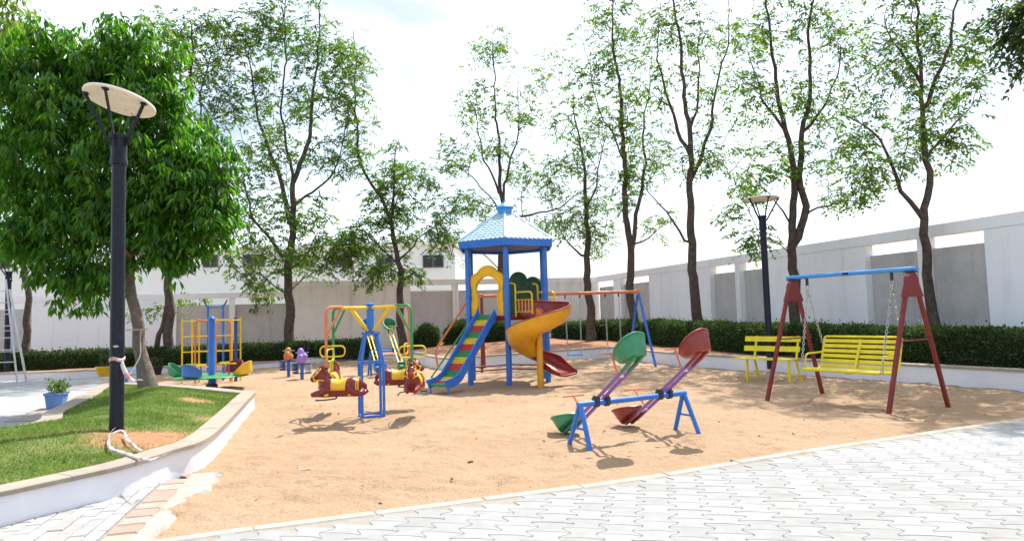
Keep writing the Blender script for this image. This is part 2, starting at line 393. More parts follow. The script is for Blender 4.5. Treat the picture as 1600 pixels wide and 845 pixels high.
# ---- sand with footprints and ripples
nx, ny = 620, 440
xs = np.linspace(-13, 14, nx); ys = 3.6 + (26 - 3.6) * np.linspace(0, 1, ny) ** 1.35
X, Y = np.meshgrid(xs, ys)
Z = (vnoise(X * .7, Y * .7, 1) - .5) * .05 + (vnoise(X * 2.6, Y * 2.6, 2) - .5) * .03 + (vnoise(X * 5.3, Y * 5.3, 3) - .5) * .026 + (vnoise(X * 11, Y * 11, 4) - .5) * .018
for _ in range(1500):                       # footprints and scuffs
    fx, fy = random.uniform(-4.5, 8), 4.3 + 10 * random.random() ** 1.4; fr_ = random.uniform(.06, .13); fa_ = random.uniform(0, PI); i0, i1 = np.searchsorted(xs, (fx - .35, fx + .35)); j0, j1 = np.searchsorted(ys, (fy - .35, fy + .35))
    ux = (X[j0:j1, i0:i1] - fx); uy = (Y[j0:j1, i0:i1] - fy); a_ = (ux * math.cos(fa_) + uy * math.sin(fa_)) / (fr_ * 1.5); b_ = (-ux * math.sin(fa_) + uy * math.cos(fa_)) / (fr_ * .75); q_ = a_ * a_ + b_ * b_
    Z[j0:j1, i0:i1] += random.uniform(.008, .02) * (-np.exp(-q_ * 1.2) + .55 * np.exp(-(np.sqrt(q_) - 1.35) ** 2 * 5))
by_ = border_y(X); near = np.clip((Y - by_) / .5, 0, 1); Z = Z * (.25 + .75 * near) - .004
# trodden hollow under the bench swing
sw = gp(1340, 625); Z -= .05 * np.exp(-(((X - sw.x) / 1.0) ** 2 + ((Y - sw.y) / .6) ** 2))
V = np.stack([X, Y, Z], -1).reshape(-1, 3)
idx = np.arange(nx * ny).reshape(ny, nx)
Fq = np.stack([idx[:-1, :-1], idx[:-1, 1:], idx[1:, 1:], idx[1:, :-1]], -1).reshape(-1, 4)
ok = (Y > by_ - .04)
e0, e1 = EDGE[0], EDGE[-1]
side = (X - e0.x) * (e1.y - e0.y) - (Y - e0.y) * (e1.x - e0.x)      # > 0 right of the edging
ok &= ~((side < -.02) & (Y < e1.y + .1))
keep = ok.reshape(-1)[Fq].all(1)
o = np_mesh('sand', V, Fq[keep], 'sand'); o.data.polygons.foreach_set('use_smooth', [True] * len(o.data.polygons)); tag(o, kind='structure')
sand_z = lambda x, y: 0.0

# ---- white dumbbell pavers in front
pav = MB(); L = [(p.x, p.y - .02, .0135) for p in BORD]; pav.add(L + [(L[-1][0], 1.5, .0135), (L[0][0], 1.5, .0135)], [tuple(range(len(L) + 2))])
pavement = tag(pav.build('pavement', 'joint', smooth=False), kind='structure')
PW, PH, PA = .24, .205, .034
def paver_outline(clipfn=None):
    pts = []; gap = .0028
    for i in range(9):
        t = -.5 + i / 8; pts.append((PW / 2 - PA * math.cos(2 * PI * t) - gap, t * (PH - 2 * gap)))
    top = [(x * .5, PH / 2 - gap + .010 * (1 - x * x / (PW * PW / 1.2)) - .004) for x in (PW * .9, 0, -PW * .9)]
    xm = PW / 2 + PA; E = lambda s, xs: [(x, s * (PH / 2 - gap) + .020 * (1 - (x / xm) ** 2)) for x in xs]
    L = [(-x, y) for x, y in reversed(pts)]; q = [xm * k for k in (.7, .35, 0, -.35, -.7)]
    return pts + E(1, q) + L + E(-1, q[::-1])
def paver_mesh():
    bm = bmesh.new(); out = paver_outline(); n = len(out)
    lv = [bm.verts.new((x, y, -.03)) for x, y in out]; mv = [bm.verts.new((x, y, .0)) for x, y in out]
    tv = [bm.verts.new((x * .985, y * .985, .0025)) for x, y in out]
    for i in range(n):
        j = (i + 1) % n; bm.faces.new((lv[i], lv[j], mv[j], mv[i])); bm.faces.new((mv[i], mv[j], tv[j], tv[i]))
    bm.faces.new(tv); bmesh.ops.recalc_face_normals(bm, faces=bm.faces)
    me = bpy.data.meshes.new('paver'); bm.to_mesh(me); bm.free(); me.materials.append(MAT['paver']); return me
pm = paver_mesh(); pa = math.atan2(.21, .98); ca, sa = math.cos(-pa), math.sin(-pa); cand = []
for i in range(-30, 50):
    for j in range(-30, 60):
        lx = i * PW; ly = j * PH + (PH / 2 if i % 2 else 0)
        wx = lx * ca - ly * sa + .3; wy = lx * sa + ly * ca + 5.2
        if wy < 3.75 or wx > 9.2 or wx < -2.9 or wy > border_y(wx) - .235: continue
        if wx / wy > .84 or wx / wy < -.82: continue
        cand.append((wx, wy))
cand.sort(key=lambda p: p[1])
for k, (wx, wy) in enumerate(cand[:300]):
    o = obj_from('paver', pm, pavement, (wx, wy, .016 + random.uniform(-.0008, .0008)), -pa + random.gauss(0, .004))
    o.rotation_euler.x = random.gauss(0, .003); o.rotation_euler.y = random.gauss(0, .003)
if len(cand) > 300:
    src = np.array([v.co[:] for v in pm.vertices]); faces = [tuple(p.vertices) for p in pm.polygons]; mb = MB()
    for wx, wy in cand[300:]:
        mb.add([(x * ca - y * sa + wx, x * sa + y * ca + wy, z + .016) for x, y, z in src], faces)
    tag(mb.build('far_pavers', 'paver', pavement, smooth=False), kind='stuff')
# concrete strip of the border, in lengths
bl = resample(BORD, .9)
for k, (a, b) in enumerate(zip(bl, bl[1:])):
    d = (b - a).normalized(); n = Vector((-d.y, d.x, 0)); mb = MB(); a2 = a + d * .004; b2 = b - d * .004
    z = .012 + random.uniform(-.003, .003)
    q = [a2 + n * .0, b2 + n * .0, b2 - n * .12, a2 - n * .12]; i = [a2 + n * -.012 + d * .01, b2 - n * .012 - d * .01, b2 - n * .108 - d * .01, a2 - n * .108 + d * .01]
    mb.add([(p.x, p.y, -.05) for p in q] + [(p.x, p.y, z) for p in q] + [(p.x, p.y, z + .012) for p in i],
           [(0, 1, 5, 4), (1, 2, 6, 5), (2, 3, 7, 6), (3, 0, 4, 7), (4, 5, 9, 8), (5, 6, 10, 9), (6, 7, 11, 10), (7, 4, 8, 11), (8, 9, 10, 11)])
    mb.build('edging_strip', 'strip', pavement, smooth=False)

# ---- lawn planter on the left: white wall, stone caps, mound, grass
base_px = ((-260, 888), (-120, 857), (0, 827.5), (107, 800), (180, 781), (232, 763), (272, 747), (307, 735), (336, 713), (368, 675), (393, 642.5))
outer = [gp(*p) for p in base_px]
cor = outer[-1]
far = [cor + Vector((-.10, .38, 0)), cor + Vector((-.55, .75, 0)), Vector((-6.6, 13.6, 0)), Vector((-8.2, 14.6, 0)), Vector((-8.75, 14.7, 0))]
left = [Vector((-8.8, 14.35, 0)), gp(127, 626, .2), gp(75, 652, .2), gp(38, 674, .2), Vector((-7.4, 7.5, 0)), Vector((-8.3, 6.8, 0)), Vector((-8.6, 5.6, 0)), Vector((-7.4, 4.4, 0))]
for p in left: p.z = 0
LOOP = resample(catmull(outer + far + left, 5) + [outer[0].copy()], .14)[:-1]
KH, KT = .25, .20
def inset_loop(P, d, closed=True):
    out = []; n = len(P)
    for i in range(n):
        t = (P[(i + 1) % n] - P[i - 1]) if closed else (P[min(i + 1, n - 1)] - P[max(i - 1, 0)])
        t.z = 0; t.normalize(); out.append(P[i] + Vector((-t.y, t.x, 0)) * d)
    return out
def kerb(root, P, h, th, cap_t, cap_len, closed, over=.025, cap_name='cap_stone', mat='kerb_white'):
    root['kind'] = 'thing'
    n = len(P); A = P; B = inset_loop(P, th, closed); mb = MB(); V = []; Fs = []
    for i in range(n): V += [(A[i].x, A[i].y, -.08), (A[i].x, A[i].y, h), (B[i].x, B[i].y, h), (B[i].x, B[i].y, -.08)]
    for i in range(n if closed else n - 1):
        j = (i + 1) % n
        for k in range(3): Fs.append((i * 4 + k, j * 4 + k, j * 4 + k + 1, i * 4 + k + 1))
    mb.add(V, Fs); w = mb.build('wall_face', mat, root, world=True, ang=50)
    seg = max(1, round(cap_len / ((P[1] - P[0]).length + 1e-6))); A2 = inset_loop(P, -over, closed); B2 = inset_loop(P, th + over, closed)
    i = 0; tot = n if closed else n - 1
    while i < tot:
        e = min(i + seg + random.randint(-1, 1), tot); mb = MB(); V = []; Fs = []; c = .008; z0 = h + .001; dz = random.uniform(-.003, .003)
        ids = [q % n for q in range(i, e + 1)]
        for kk, q in enumerate(ids):
            a = A2[q].copy(); b = B2[q].copy()
            if kk == 0 and len(ids) > 1: a = a.lerp(A2[ids[1]], .03); b = b.lerp(B2[ids[1]], .03)
            w_ = (b - a).normalized() * c
            V += [(a.x, a.y, z0), (a.x, a.y, z0 + cap_t - c + dz), (a.x + w_.x, a.y + w_.y, z0 + cap_t + dz), (b.x - w_.x, b.y - w_.y, z0 + cap_t + dz), (b.x, b.y, z0 + cap_t - c + dz), (b.x, b.y, z0)]
        m_ = len(ids)
        for q in range(m_ - 1):
            for k in range(6): Fs.append((q * 6 + k, (q + 1) * 6 + k, (q + 1) * 6 + (k + 1) % 6, q * 6 + (k + 1) % 6))
        Fs += [(5, 4, 3, 2, 1, 0), tuple((m_ - 1) * 6 + k for k in range(6))]
        mb.add(V, Fs); mb.build(cap_name, 'cap', root, world=True, smooth=False); i = e
planter = thing('lawn_planter', 'low white curved kerb wall with beige stone caps round the lawn', 'planter wall', (LOOP[0].x, LOOP[0].y, 0))
kerb(planter, LOOP, KH, KT, .045, .75, True)
INN = inset_loop(LOOP, KT - .01, True)
poly = np.array([(p.x, p.y) for p in INN])
def inside(px_, py_, poly):
    x = px_[..., None]; y = py_[..., None]; x0, y0 = poly[:, 0], poly[:, 1]; x1, y1 = np.roll(x0, -1), np.roll(y0, -1)
    c = ((y0 > y) != (y1 > y)) & (x < (x1 - x0) * (y - y0) / (y1 - y0 + 1e-12) + x0); return c.sum(-1) % 2 == 1
def edge_dist(px_, py_, poly):
    x0, y0 = poly[:, 0], poly[:, 1]; x1, y1 = np.roll(x0, -1), np.roll(y0, -1); dx, dy = x1 - x0, y1 - y0
    t = np.clip(((px_[..., None] - x0) * dx + (py_[..., None] - y0) * dy) / (dx * dx + dy * dy + 1e-12), 0, 1)
    return np.sqrt(((px_[..., None] - x0 - t * dx) ** 2 + (py_[..., None] - y0 - t * dy) ** 2).min(-1))
def lawn_h(x, y):
    x = np.asarray(x, float); y = np.asarray(y, float)
    d = edge_dist(x, y, poly); s = np.clip(d / 1.3, 0, 1); s = s * s * (3 - 2 * s)
    return .262 + s * (.15 + .05 * vnoise(x * .9, y * .9, 5)) + (vnoise(x * 4, y * 4, 6) - .5) * .025 + (vnoise(x * 11, y * 11, 7) - .5) * .012
# mound surface: grid clipped to the loop, edge vertices snapped
gx = np.arange(poly[:, 0].min(), poly[:, 0].max() + .07, .07); gy = np.arange(poly[:, 1].min(), poly[:, 1].max() + .07, .07)
X, Y = np.meshgrid(gx, gy); ins = inside(X, Y, poly)
from itertools import product
idx = np.arange(X.size).reshape(X.shape)
Fq = np.stack([idx[:-1, :-1], idx[:-1, 1:], idx[1:, 1:], idx[1:, :-1]], -1).reshape(-1, 4)
keep = ins.reshape(-1)[Fq].any(1)
Xf, Yf = X.copy(), Y.copy()
out_ = ~ins                                  # push outside vertices back onto the loop
oi_ = np.argwhere(out_)
P2 = np.stack([X[out_], Y[out_]], -1)
x0 = poly; x1 = np.roll(poly, -1, 0); best = np.full(len(P2), 1e9); bp = P2.copy()
for a, b in zip(x0, x1):
    dd = b - a; t = np.clip(((P2 - a) @ dd) / (dd @ dd + 1e-12), 0, 1); q = a + t[:, None] * dd; r = ((P2 - q) ** 2).sum(1); m_ = r < best; best[m_] = r[m_]; bp[m_] = q[m_]
Xf[out_] = bp[:, 0]; Yf[out_] = bp[:, 1]
Zf = lawn_h(Xf, Yf)
def lawn_material():
    m, t, b = new_mat('lawn_ground')
    col = ramp(t, noise(t, 1.6, 8, .65), [(.3, (.08, .15, .03)), (.5, (.14, .2, .05)), (.7, (.25, .25, .09))])
    fine = ramp(t, noise(t, 45, 4, .7), [(.35, (.55, .55, .5)), (.6, (1.1, 1.1, 1.1))]); col = mixc(t, .8, col, fine, 'MULTIPLY')
    g = N(t, 'ShaderNodeNewGeometry'); nz_ = noise(t, 2.4, 6, .65)
    tot = None
    for (cx, cy, r) in PATCH:
        sx = N(t, 'ShaderNodeVectorMath', operation='DISTANCE'); t.links.new(g.outputs['Position'], sx.inputs[0]); sx.inputs[1].default_value = (cx, cy, .42)
        k = math_(t, 'DIVIDE', sx.outputs['Value'], r); k = math_(t, 'SUBTRACT', 1.25, k); tot = k if tot is None else math_(t, 'MAXIMUM', tot, k)
    mk = ramp(t, math_(t, 'ADD', math_(t, 'MULTIPLY', tot, .55), math_(t, 'SUBTRACT', nz_, .5)), [(.12, (0, 0, 0)), (.42, (1, 1, 1))])
    soil = ramp(t, noise(t, 14, 5, .7), [(.3, (.33, .16, .075)), (.7, (.52, .29, .16))])
    col = mixc(t, mk, col, soil); t.links.new(col, b.inputs['Base Color']); b.inputs['Roughness'].default_value = 1; b.inputs['Specular IOR Level'].default_value = .1
    bump(t, b, noise(t, 40, 5, .7), .8, .03); return m
PATCH = [(*gp(235, 668, .42)[:2], .75), (*gp(195, 672, .42)[:2], .35), (*gp(307, 619, .4)[:2], .33), (*gp(330, 640, .38)[:2], .3)]
MAT['lawn'] = lawn_material()
o = np_mesh('lawn', np.stack([Xf, Yf, Zf], -1).reshape(-1, 3), Fq[keep], 'lawn'); o.data.polygons.foreach_set('use_smooth', [True] * len(o.data.polygons)); tag(o, kind='structure')
# grass blades
n = 230000
bxy = np.stack([RNG.uniform(poly[:, 0].min(), poly[:, 0].max(), n), RNG.uniform(poly[:, 1].min(), poly[:, 1].max(), n)], -1)
dens = np.ones(n)
for cx, cy, r in PATCH:
    dd = np.sqrt(((bxy - (cx, cy)) ** 2).sum(1)) / r; dens *= np.clip((dd - .35 + .5 * (vnoise(bxy[:, 0] * 6, bxy[:, 1] * 6, 9) - .5)) * 1.1, .05, 1)
dens *= np.clip(.35 + 1.1 * vnoise(bxy[:, 0] * 2.2, bxy[:, 1] * 2.2, 12), 0, 1)
dens *= np.clip(1.6 - bxy[:, 1] / 14, .3, 1)
bxy = bxy[RNG.random(n) < dens]; bxy = bxy[inside(bxy[:, 0], bxy[:, 1], poly)]
hz = np.concatenate([lawn_h(c[:, 0], c[:, 1]) for c in np.array_split(bxy, 12)])
k = len(bxy); a = RNG.uniform(0, 2 * PI, k); ln = RNG.uniform(.018, .05, k) * (.7 + .5 * vnoise(bxy[:, 0] * 3, bxy[:, 1] * 3, 13)); w_ = RNG.uniform(.0025, .0055, k)
lean = RNG.uniform(.2, 1.1, k); b2 = RNG.uniform(0, 2 * PI, k)
P0 = np.stack([bxy[:, 0], bxy[:, 1], hz - .006], -1); dx = np.stack([np.cos(a), np.sin(a), 0 * a], -1) * w_[:, None]
tip = P0 + np.stack([np.cos(b2) * lean * ln, np.sin(b2) * lean * ln, ln], -1)
Vg = np.stack([P0 - dx, P0 + dx, tip], 1).reshape(-1, 3); Fg = np.arange(3 * k).reshape(-1, 3)
tag(np_mesh('grass', Vg, Fg, 'grass', nper=3), 'short patchy green grass growing on the lawn mound', 'grass', kind='stuff')

# ---- brick paving in the lower left corner, with its edging
bp_ = MB(); pts = [gp(p, q) for p, q in ((-300, 900), (200, 870), (300, 752), (272, 747), (232, 763), (180, 781), (107, 800), (0, 827.5), (-120, 857))]
bp_.add([(p.x, p.y, .002) for p in pts], [tuple(range(len(pts)))])
brickpave = tag(bp_.build('brick_pavement', 'joint', smooth=False), kind='structure')
def brick_mesh(name, lx, ly, hz_, mat, ch=.006):
    mb = MB(); mb.box((0, 0, 0), (lx, ly, hz_), ch=ch); o = mb.build(name, mat, smooth=False); me = o.data; bpy.data.objects.remove(o); return me
bmesh_ = brick_mesh('brick', .214, .104, .04, 'brick_pave')
d = (EDGE[-1] - EDGE[0]); d.normalize(); ang = math.atan2(d.y, d.x); nrm = Vector((-d.y, d.x, 0)); base = EDGE[0]
opoly = np.array([(p.x, p.y) for p in LOOP])
for i in range(-12, 24):
    for j in range(1, 22):
        c = base + d * (i * .22 + (.11 if j % 2 else 0)) + nrm * (.20 + j * .11)
        if c.y < 3.9 or c.x < -.84 * c.y or bool(inside(np.array(c.x), np.array(c.y), poly)): continue
        if c.y > 7.0: continue
        o = obj_from('brick', bmesh_, brickpave, (c.x, c.y, .004 + random.uniform(-.004, .004)), ang + random.gauss(0, .012)); o.rotation_euler.x = random.gauss(0, .012)
eb = brick_mesh('edging_brick', .205, .2, .09, 'brick_edge', .012)
L = (EDGE[-1] - EDGE[0]).length; kk = int(L / .215)
for i in range(-3, kk):
    c = base + d * (i * .215 + .1) + nrm * .1
    o = obj_from('edging_brick', eb, brickpave, (c.x, c.y, .0 + random.uniform(-.006, .006)), ang + random.gauss(0, .02)); o.rotation_euler.y = random.gauss(0, .02)
# broken concrete haunch along the edging
mb = MB(); rows = []
for i in range(40):
    t = i / 39; c = EDGE[0].lerp(EDGE[-1] + d * .08, t); w0 = .08 + .17 * float(vnoise(i * .45, 3.3, 21)) * (.4 + t)
    rows.append([c + nrm * .01, c - nrm * w0 * .5, c - nrm * w0, c - nrm * (w0 + .03)])
for i, r in enumerate(rows):
    for j, p in enumerate(r): mb.v.append((p.x, p.y, (.028, .034, .022, -.03)[j] + .012 * float(vnoise(i * .9, j * 2.1, 22))))
for i in range(39):
    for j in range(3): mb.f.append((i * 4 + j, i * 4 + j + 1, i * 4 + 5 + j, i * 4 + 4 + j)); mb.m.append(0)
mb.build('concrete_haunch', 'concrete', brickpave, ang=70)

# ---- paved court at the far left
def court_mat():
    m, t, b = new_mat('court_paving')
    g_ = N(t, 'ShaderNodeNewGeometry'); br = N(t, 'ShaderNodeTexBrick'); t.links.new(g_.outputs['Position'], br.inputs['Vector'])
    br.inputs['Scale'].default_value = 2.2; br.inputs['Color1'].default_value = (.36, .365, .37, 1); br.inputs['Color2'].default_value = (.42, .42, .42, 1); br.inputs['Mortar'].default_value = (.28, .27, .25, 1); br.inputs['Mortar Size'].default_value = .015
    g2 = ramp(t, noise(t, 1.4, 7, .65), [(.3, (.8, .8, .8)), (.7, (1, 1, 1))])
    t.links.new(mixc(t, 1, br.outputs['Color'], g2, 'MULTIPLY'), b.inputs['Base Color']); b.inputs['Roughness'].default_value = .85
    bump(t, b, noise(t, 60, 4), .3, .006); return m
MAT['court'] = court_mat()
mb = MB(); pts = [(-30, 4, .022), (-6.2, 4, .022), (-6.0, 7.2, .022), (gp(38, 674, 0).x - .4, 8.3, .022), (-7.6, 11.6, .022), (-9.0, 15.4, .022), (-9.3, 17.2, .022), (-10.6, 19.2, .022), (-10.9, 20.6, .022), (-30, 18, .022)]
mb.add(pts, [tuple(range(len(pts)))]); tag(mb.build('paved_court', 'court', smooth=False), kind='structure')
mb = MB(); pts = [(-7.45, 11.0), (-8.9, 14.9), (-9.0, 16.9), (-9.75, 16.9), (-9.75, 15.2), (-8.3, 11.0)]
mb.prism(pts, lambda a, b, c: (a, b, -.02 + c), .055); tag(mb.build('stone_path', 'cap', smooth=False), kind='structure')

# ---- boundary walls: right wall and back wall meet at right angles
WALLZ = 3.2
def wall_top_Y(u_px_above): return (WALLZ - CAMZ) * F / u_px_above
C0 = dp(926, 433, 32.3); C0.z = 0
DR = Vector((HOR and -323 / F, 1, 0)).normalized() * -1          # along the right wall, towards the camera
DB = Vector((DR.y, -DR.x, 0)) ; DB = DB if DB.x < 0 else -DB     # along the back wall, to the left
def on_wall(px, py, D):
    r = ray(px, py); r = Vector((r.x, r.y, 0)); den = r.x * D.y - r.y * D.x
    k = (C0.x * D.y - C0.y * D.x) / den; p = r * k; return (p - C0).dot(D)
def wall_section(root, D, s0, s1, z0, z1, t0, t1, name, mat):
    """slab from s0 to s1 along D, thickness from t0 (front) to t1 (behind)"""
    nb = NB[id(D)]; mb = MB(); P = []
    for s in (s0, s1):
        for t in (t0, t1):
            q = C0 + D * s + nb * t; P += [(q.x, q.y, z0), (q.x, q.y, z1)]
    mb.add(P, [(0, 1, 5, 4), (2, 6, 7, 3), (0, 2, 3, 1), (4, 5, 7, 6), (1, 3, 7, 5), (0, 4, 6, 2)])
    return mb.build(name, mat, root, world=True, smooth=False)
NB = {id(DR): Vector((-DR.y, DR.x, 0)), id(DB): Vector((DB.y, -DB.x, 0))}
for D in (DR, DB):
    if (C0 + NB[id(D)]).length < C0.length: NB[id(D)] = -NB[id(D)]
# make the outward normals point away from the yard
if NB[id(DR)].x < 0: NB[id(DR)] = -NB[id(DR)]
if NB[id(DB)].y < 0: NB[id(DB)] = -NB[id(DB)]
def build_wall(root, D, secs, top, white, beam_h=.24, gap=.26):
    root['kind'] = 'thing'
    s_lo = min(a for a, b, k in secs); s_hi = max(b for a, b, k in secs)
    wall_section(root, D, s_lo, s_hi, top - beam_h, top, -.02, .30, 'coping_beam', white)
    for a, b, k in secs:
        if k == 'S': wall_section(root, D, a, b, -.1, top - beam_h - .002, 0, .28, 'plain_panel', white)
        elif k == 'R': wall_section(root, D, a + .002, b - .002, -.1, top - beam_h - gap, .20, .27, 'rendered_panel', 'wall_grey')
        else: wall_section(root, D, a, b, -.1, top - beam_h - .002, .003, .29, 'post', white)
e = [on_wall(x, y, DR) for x, y in ((958, 440), (969, 440), (1013.5, 430), (1108, 415), (1147, 408), (1153, 408), (1198, 395), (1349, 380), (1431, 365), (1440, 365), (1536, 353))]
per = e[10] - e[6]
secs = [(.3, e[0], 'R'), (e[0], e[1], 'P'), (e[1], e[2], 'R'), (e[2], e[3], 'S'), (e[3], e[4], 'R'), (e[4], e[4] + .22, 'P'), (e[4] + .22, e[6], 'R'), (e[6], e[7], 'S'), (e[7], e[8], 'R'), (e[8], e[8] + .22, 'P'), (e[8] + .22, e[10], 'R'),
        (e[10], e[10] + 3.0, 'S'), (e[10] + 3.0, e[10] + 4.0, 'R'), (e[10] + 4.0, e[10] + 4.22, 'P'), (e[10] + 4.22, e[10] + 5.2, 'R'), (e[10] + 5.2, e[10] + 9, 'S')]
rw = thing('boundary_wall', 'white boundary wall with rough grey panels behind the bench and swing', 'wall', C0 + DR * e[6])
build_wall(rw, DR, secs, WALLZ, 'wall_white')
e = [on_wall(x, y, DB) for x, y in ((855, 436), (716, 440), (707, 440), (641, 440), (450, 437))]
secs = [(-.3, e[0], 'S'), (e[0], e[1], 'R'), (e[1], e[2], 'P'), (e[2], e[3], 'R'), (e[3], e[4], 'S')]
bw = thing('boundary_wall', 'tall cream back wall with grey panels behind the slide tower', 'wall', C0 + DB * e[2])
build_wall(bw, DB, secs, WALLZ, 'wall_cream')
e2 = [on_wall(x, y, DB) for x, y in ((367, 460), (358, 460), (275, 460), (50, 460))]
z2 = 2.76
secs = [(e[4] + .005, e2[0], 'R'), (e2[0], e2[1], 'P'), (e2[1], e2[2], 'R'), (e2[2], e2[3], 'S'), (e2[3], e2[3] + 2.0, 'R'), (e2[3] + 2.0, e2[3] + 2.25, 'P'), (e2[3] + 2.25, e2[3] + 5, 'R'), (e2[3] + 5, e2[3] + 10, 'S')]
lw = thing('boundary_wall', 'lower white wall with open top beam behind the climbing frame', 'wall', C0 + DB * e2[1])
build_wall(lw, DB, secs, z2, 'wall_white', .2, .27)

# ---- building beyond the wall
bd = thing('building', 'pale two storey building with dark louvred windows beyond the wall', 'building', dp(400, 430, 46))
bd.location.z = 0
def by_px(px, py, Y=46): return dp(px, py, Y)
xr = by_px(711, 400).x; zt = by_px(680, 383).z; xl = by_px(-250, 400).x
def bbox(a, b, name, mat, parent=bd):
    mb = MB(); mb.box(((a[0] + b[0]) / 2, (a[1] + b[1]) / 2, (a[2] + b[2]) / 2), (abs(b[0] - a[0]), abs(b[1] - a[1]), abs(b[2] - a[2]))); return mb.build(name, mat, parent, world=True, smooth=False)
body = bbox((xl, 46, 0), (xr, 54, zt), 'facade', 'building')
bbox((xl - .1, 45.85, zt - .02), (xr + .15, 54.1, zt + .28), 'parapet', 'building')
bbox((xl, 45.93, zt - 3.05), (xr - .003, 46.01, zt - 2.85), 'string_course', 'building')
for (x0, x1, y0, y1) in ((661, 693, 398, 418.5), (380, 414, 397, 418), (588, 614, 398, 418), (520, 550, 398, 418), (318, 341, 398, 418), (230, 262, 398, 418), (-10, 17, 404, 420), (455, 485, 398, 418)):
    a = by_px(x0, y1); b = by_px(x1, y0); wd = bbox((a.x, 45.9, a.z), (b.x, 46.05, b.z), 'window', 'wframe')
    ns = 9
    for q in range(2):
        xa = a.x + (b.x - a.x) * q / 2 + .04; xb = a.x + (b.x - a.x) * (q + 1) / 2 - .04
        for s_ in range(ns):
            z_ = a.z + (b.z - a.z) * (s_ + .5) / ns; mb = MB(); mb.bar((xa, 45.87, z_), (xb, 45.87, z_), .09, .03, up=(0, .6, 1)); mb.build('louvre', 'louvre', wd, world=True, smooth=False)

# ---- raised bed behind, its kerbs and red soil bank
kb_left = [gp(*p) for p in ((-220, 602), (-60, 594), (50, 590), (200, 584), (330, 578), (400, 575.5), (485, 567), (545, 563), (600, 561), (640, 563))]
kb_main = [gp(*p) for p in ((640, 563), (660, 570), (681, 576), (702, 578.5), (745, 575), (792, 571), (839, 567), (905, 561.5), (940, 559), (962, 559), (987, 561.5), (1028, 568), (1089, 574), (1198, 582), (1333, 591), (1404, 596), (1600, 610.5))]
kb_main.append(kb_main[-1] + (kb_main[-1] - kb_main[-2]).normalized() * 3.5)
KL = resample(catmull(kb_left, 5), .3); KM = resample(catmull(kb_main, 5), .25)
k1 = thing('garden_kerb', 'low white kerb below the hedge behind the spring riders', 'kerb', KL[len(KL) // 2]); kerb(k1, KL, .15, .16, .03, 1.5, False)
k2 = thing('garden_kerb', 'long white kerb wall with stone caps in front of the red soil bank', 'kerb', KM[len(KM) // 2]); kerb(k2, KM, .31, .18, .04, 1.2, False)
def wall_pt(p, back=-.05):                    # the wall point behind a kerb point, seen along its bearing
    r = Vector((p.x, p.y, 0)); best = None
    for D in (DR, DB):
        den = r.x * D.y - r.y * D.x; k = (C0.x * D.y - C0.y * D.x) / den; q = r * k
        if (q - C0).dot(D) > -.4 and (best is None or q.length < best.length): best = q
    return best
BED = []; ALL = KL + KM; nL = len(KL)
for i, p in enumerate(ALL):
    q = wall_pt(p); a = p + (q - p).normalized() * .1; row = []
    z0 = .13 if i < nL else .30
    d_px = F * p.x / p.y; rise = .30 * math.exp(-((d_px - 40) / 190) ** 2) + (.0 if i < nL else .02)
    for j in range(13):
        t = j / 12; c = a.lerp(q, t); zz = z0 + rise * (t * t * (3 - 2 * t)) ** .8 * 1.2 + .05 * (float(vnoise(c.x * 1.4, c.y * 1.4, 30)) - .5) * (0 if j == 0 else 1); row.append((c.x, c.y, zz))
    BED.append(row)
V = np.array(BED).reshape(-1, 3); nr = len(BED); idx = np.arange(nr * 13).reshape(nr, 13)
Fq = np.stack([idx[:-1, :-1], idx[:-1, 1:], idx[1:, 1:], idx[1:, :-1]], -1).reshape(-1, 4)
o = np_mesh('soil_bank', V, Fq, 'soil'); o.data.polygons.foreach_set('use_smooth', [True] * len(Fq)); tag(o, kind='structure')

# ---- leaves (shared by hedges, trees, plants)
def leaf_arrays(C, Dv, Nv, Ln, Wd, fold=.25):
    """rhombic folded leaves: C base points, Dv unit axis, Nv rough normals"""
    S = np.cross(Dv, Nv); S /= np.linalg.norm(S, axis=1)[:, None] + 1e-9; Nn = np.cross(S, Dv)
    mid = C + Dv * (Ln * .42)[:, None] + Nn * (Wd * fold)[:, None]
    tip = C + Dv * Ln[:, None] - Nn * (Ln * .12)[:, None]
    l = mid + S * (Wd * .5)[:, None]; r = mid - S * (Wd * .5)[:, None]
    V = np.stack([C, l, tip, r], 1).reshape(-1, 3); k = np.arange(len(C)) * 4
    Fc = np.concatenate([np.stack([k, k + 1, k + 2], -1), np.stack([k, k + 2, k + 3], -1)], 0); return V, Fc
def unit(n, rng=RNG):
    v = rng.normal(size=(n, 3)); return v / np.linalg.norm(v, axis=1)[:, None]
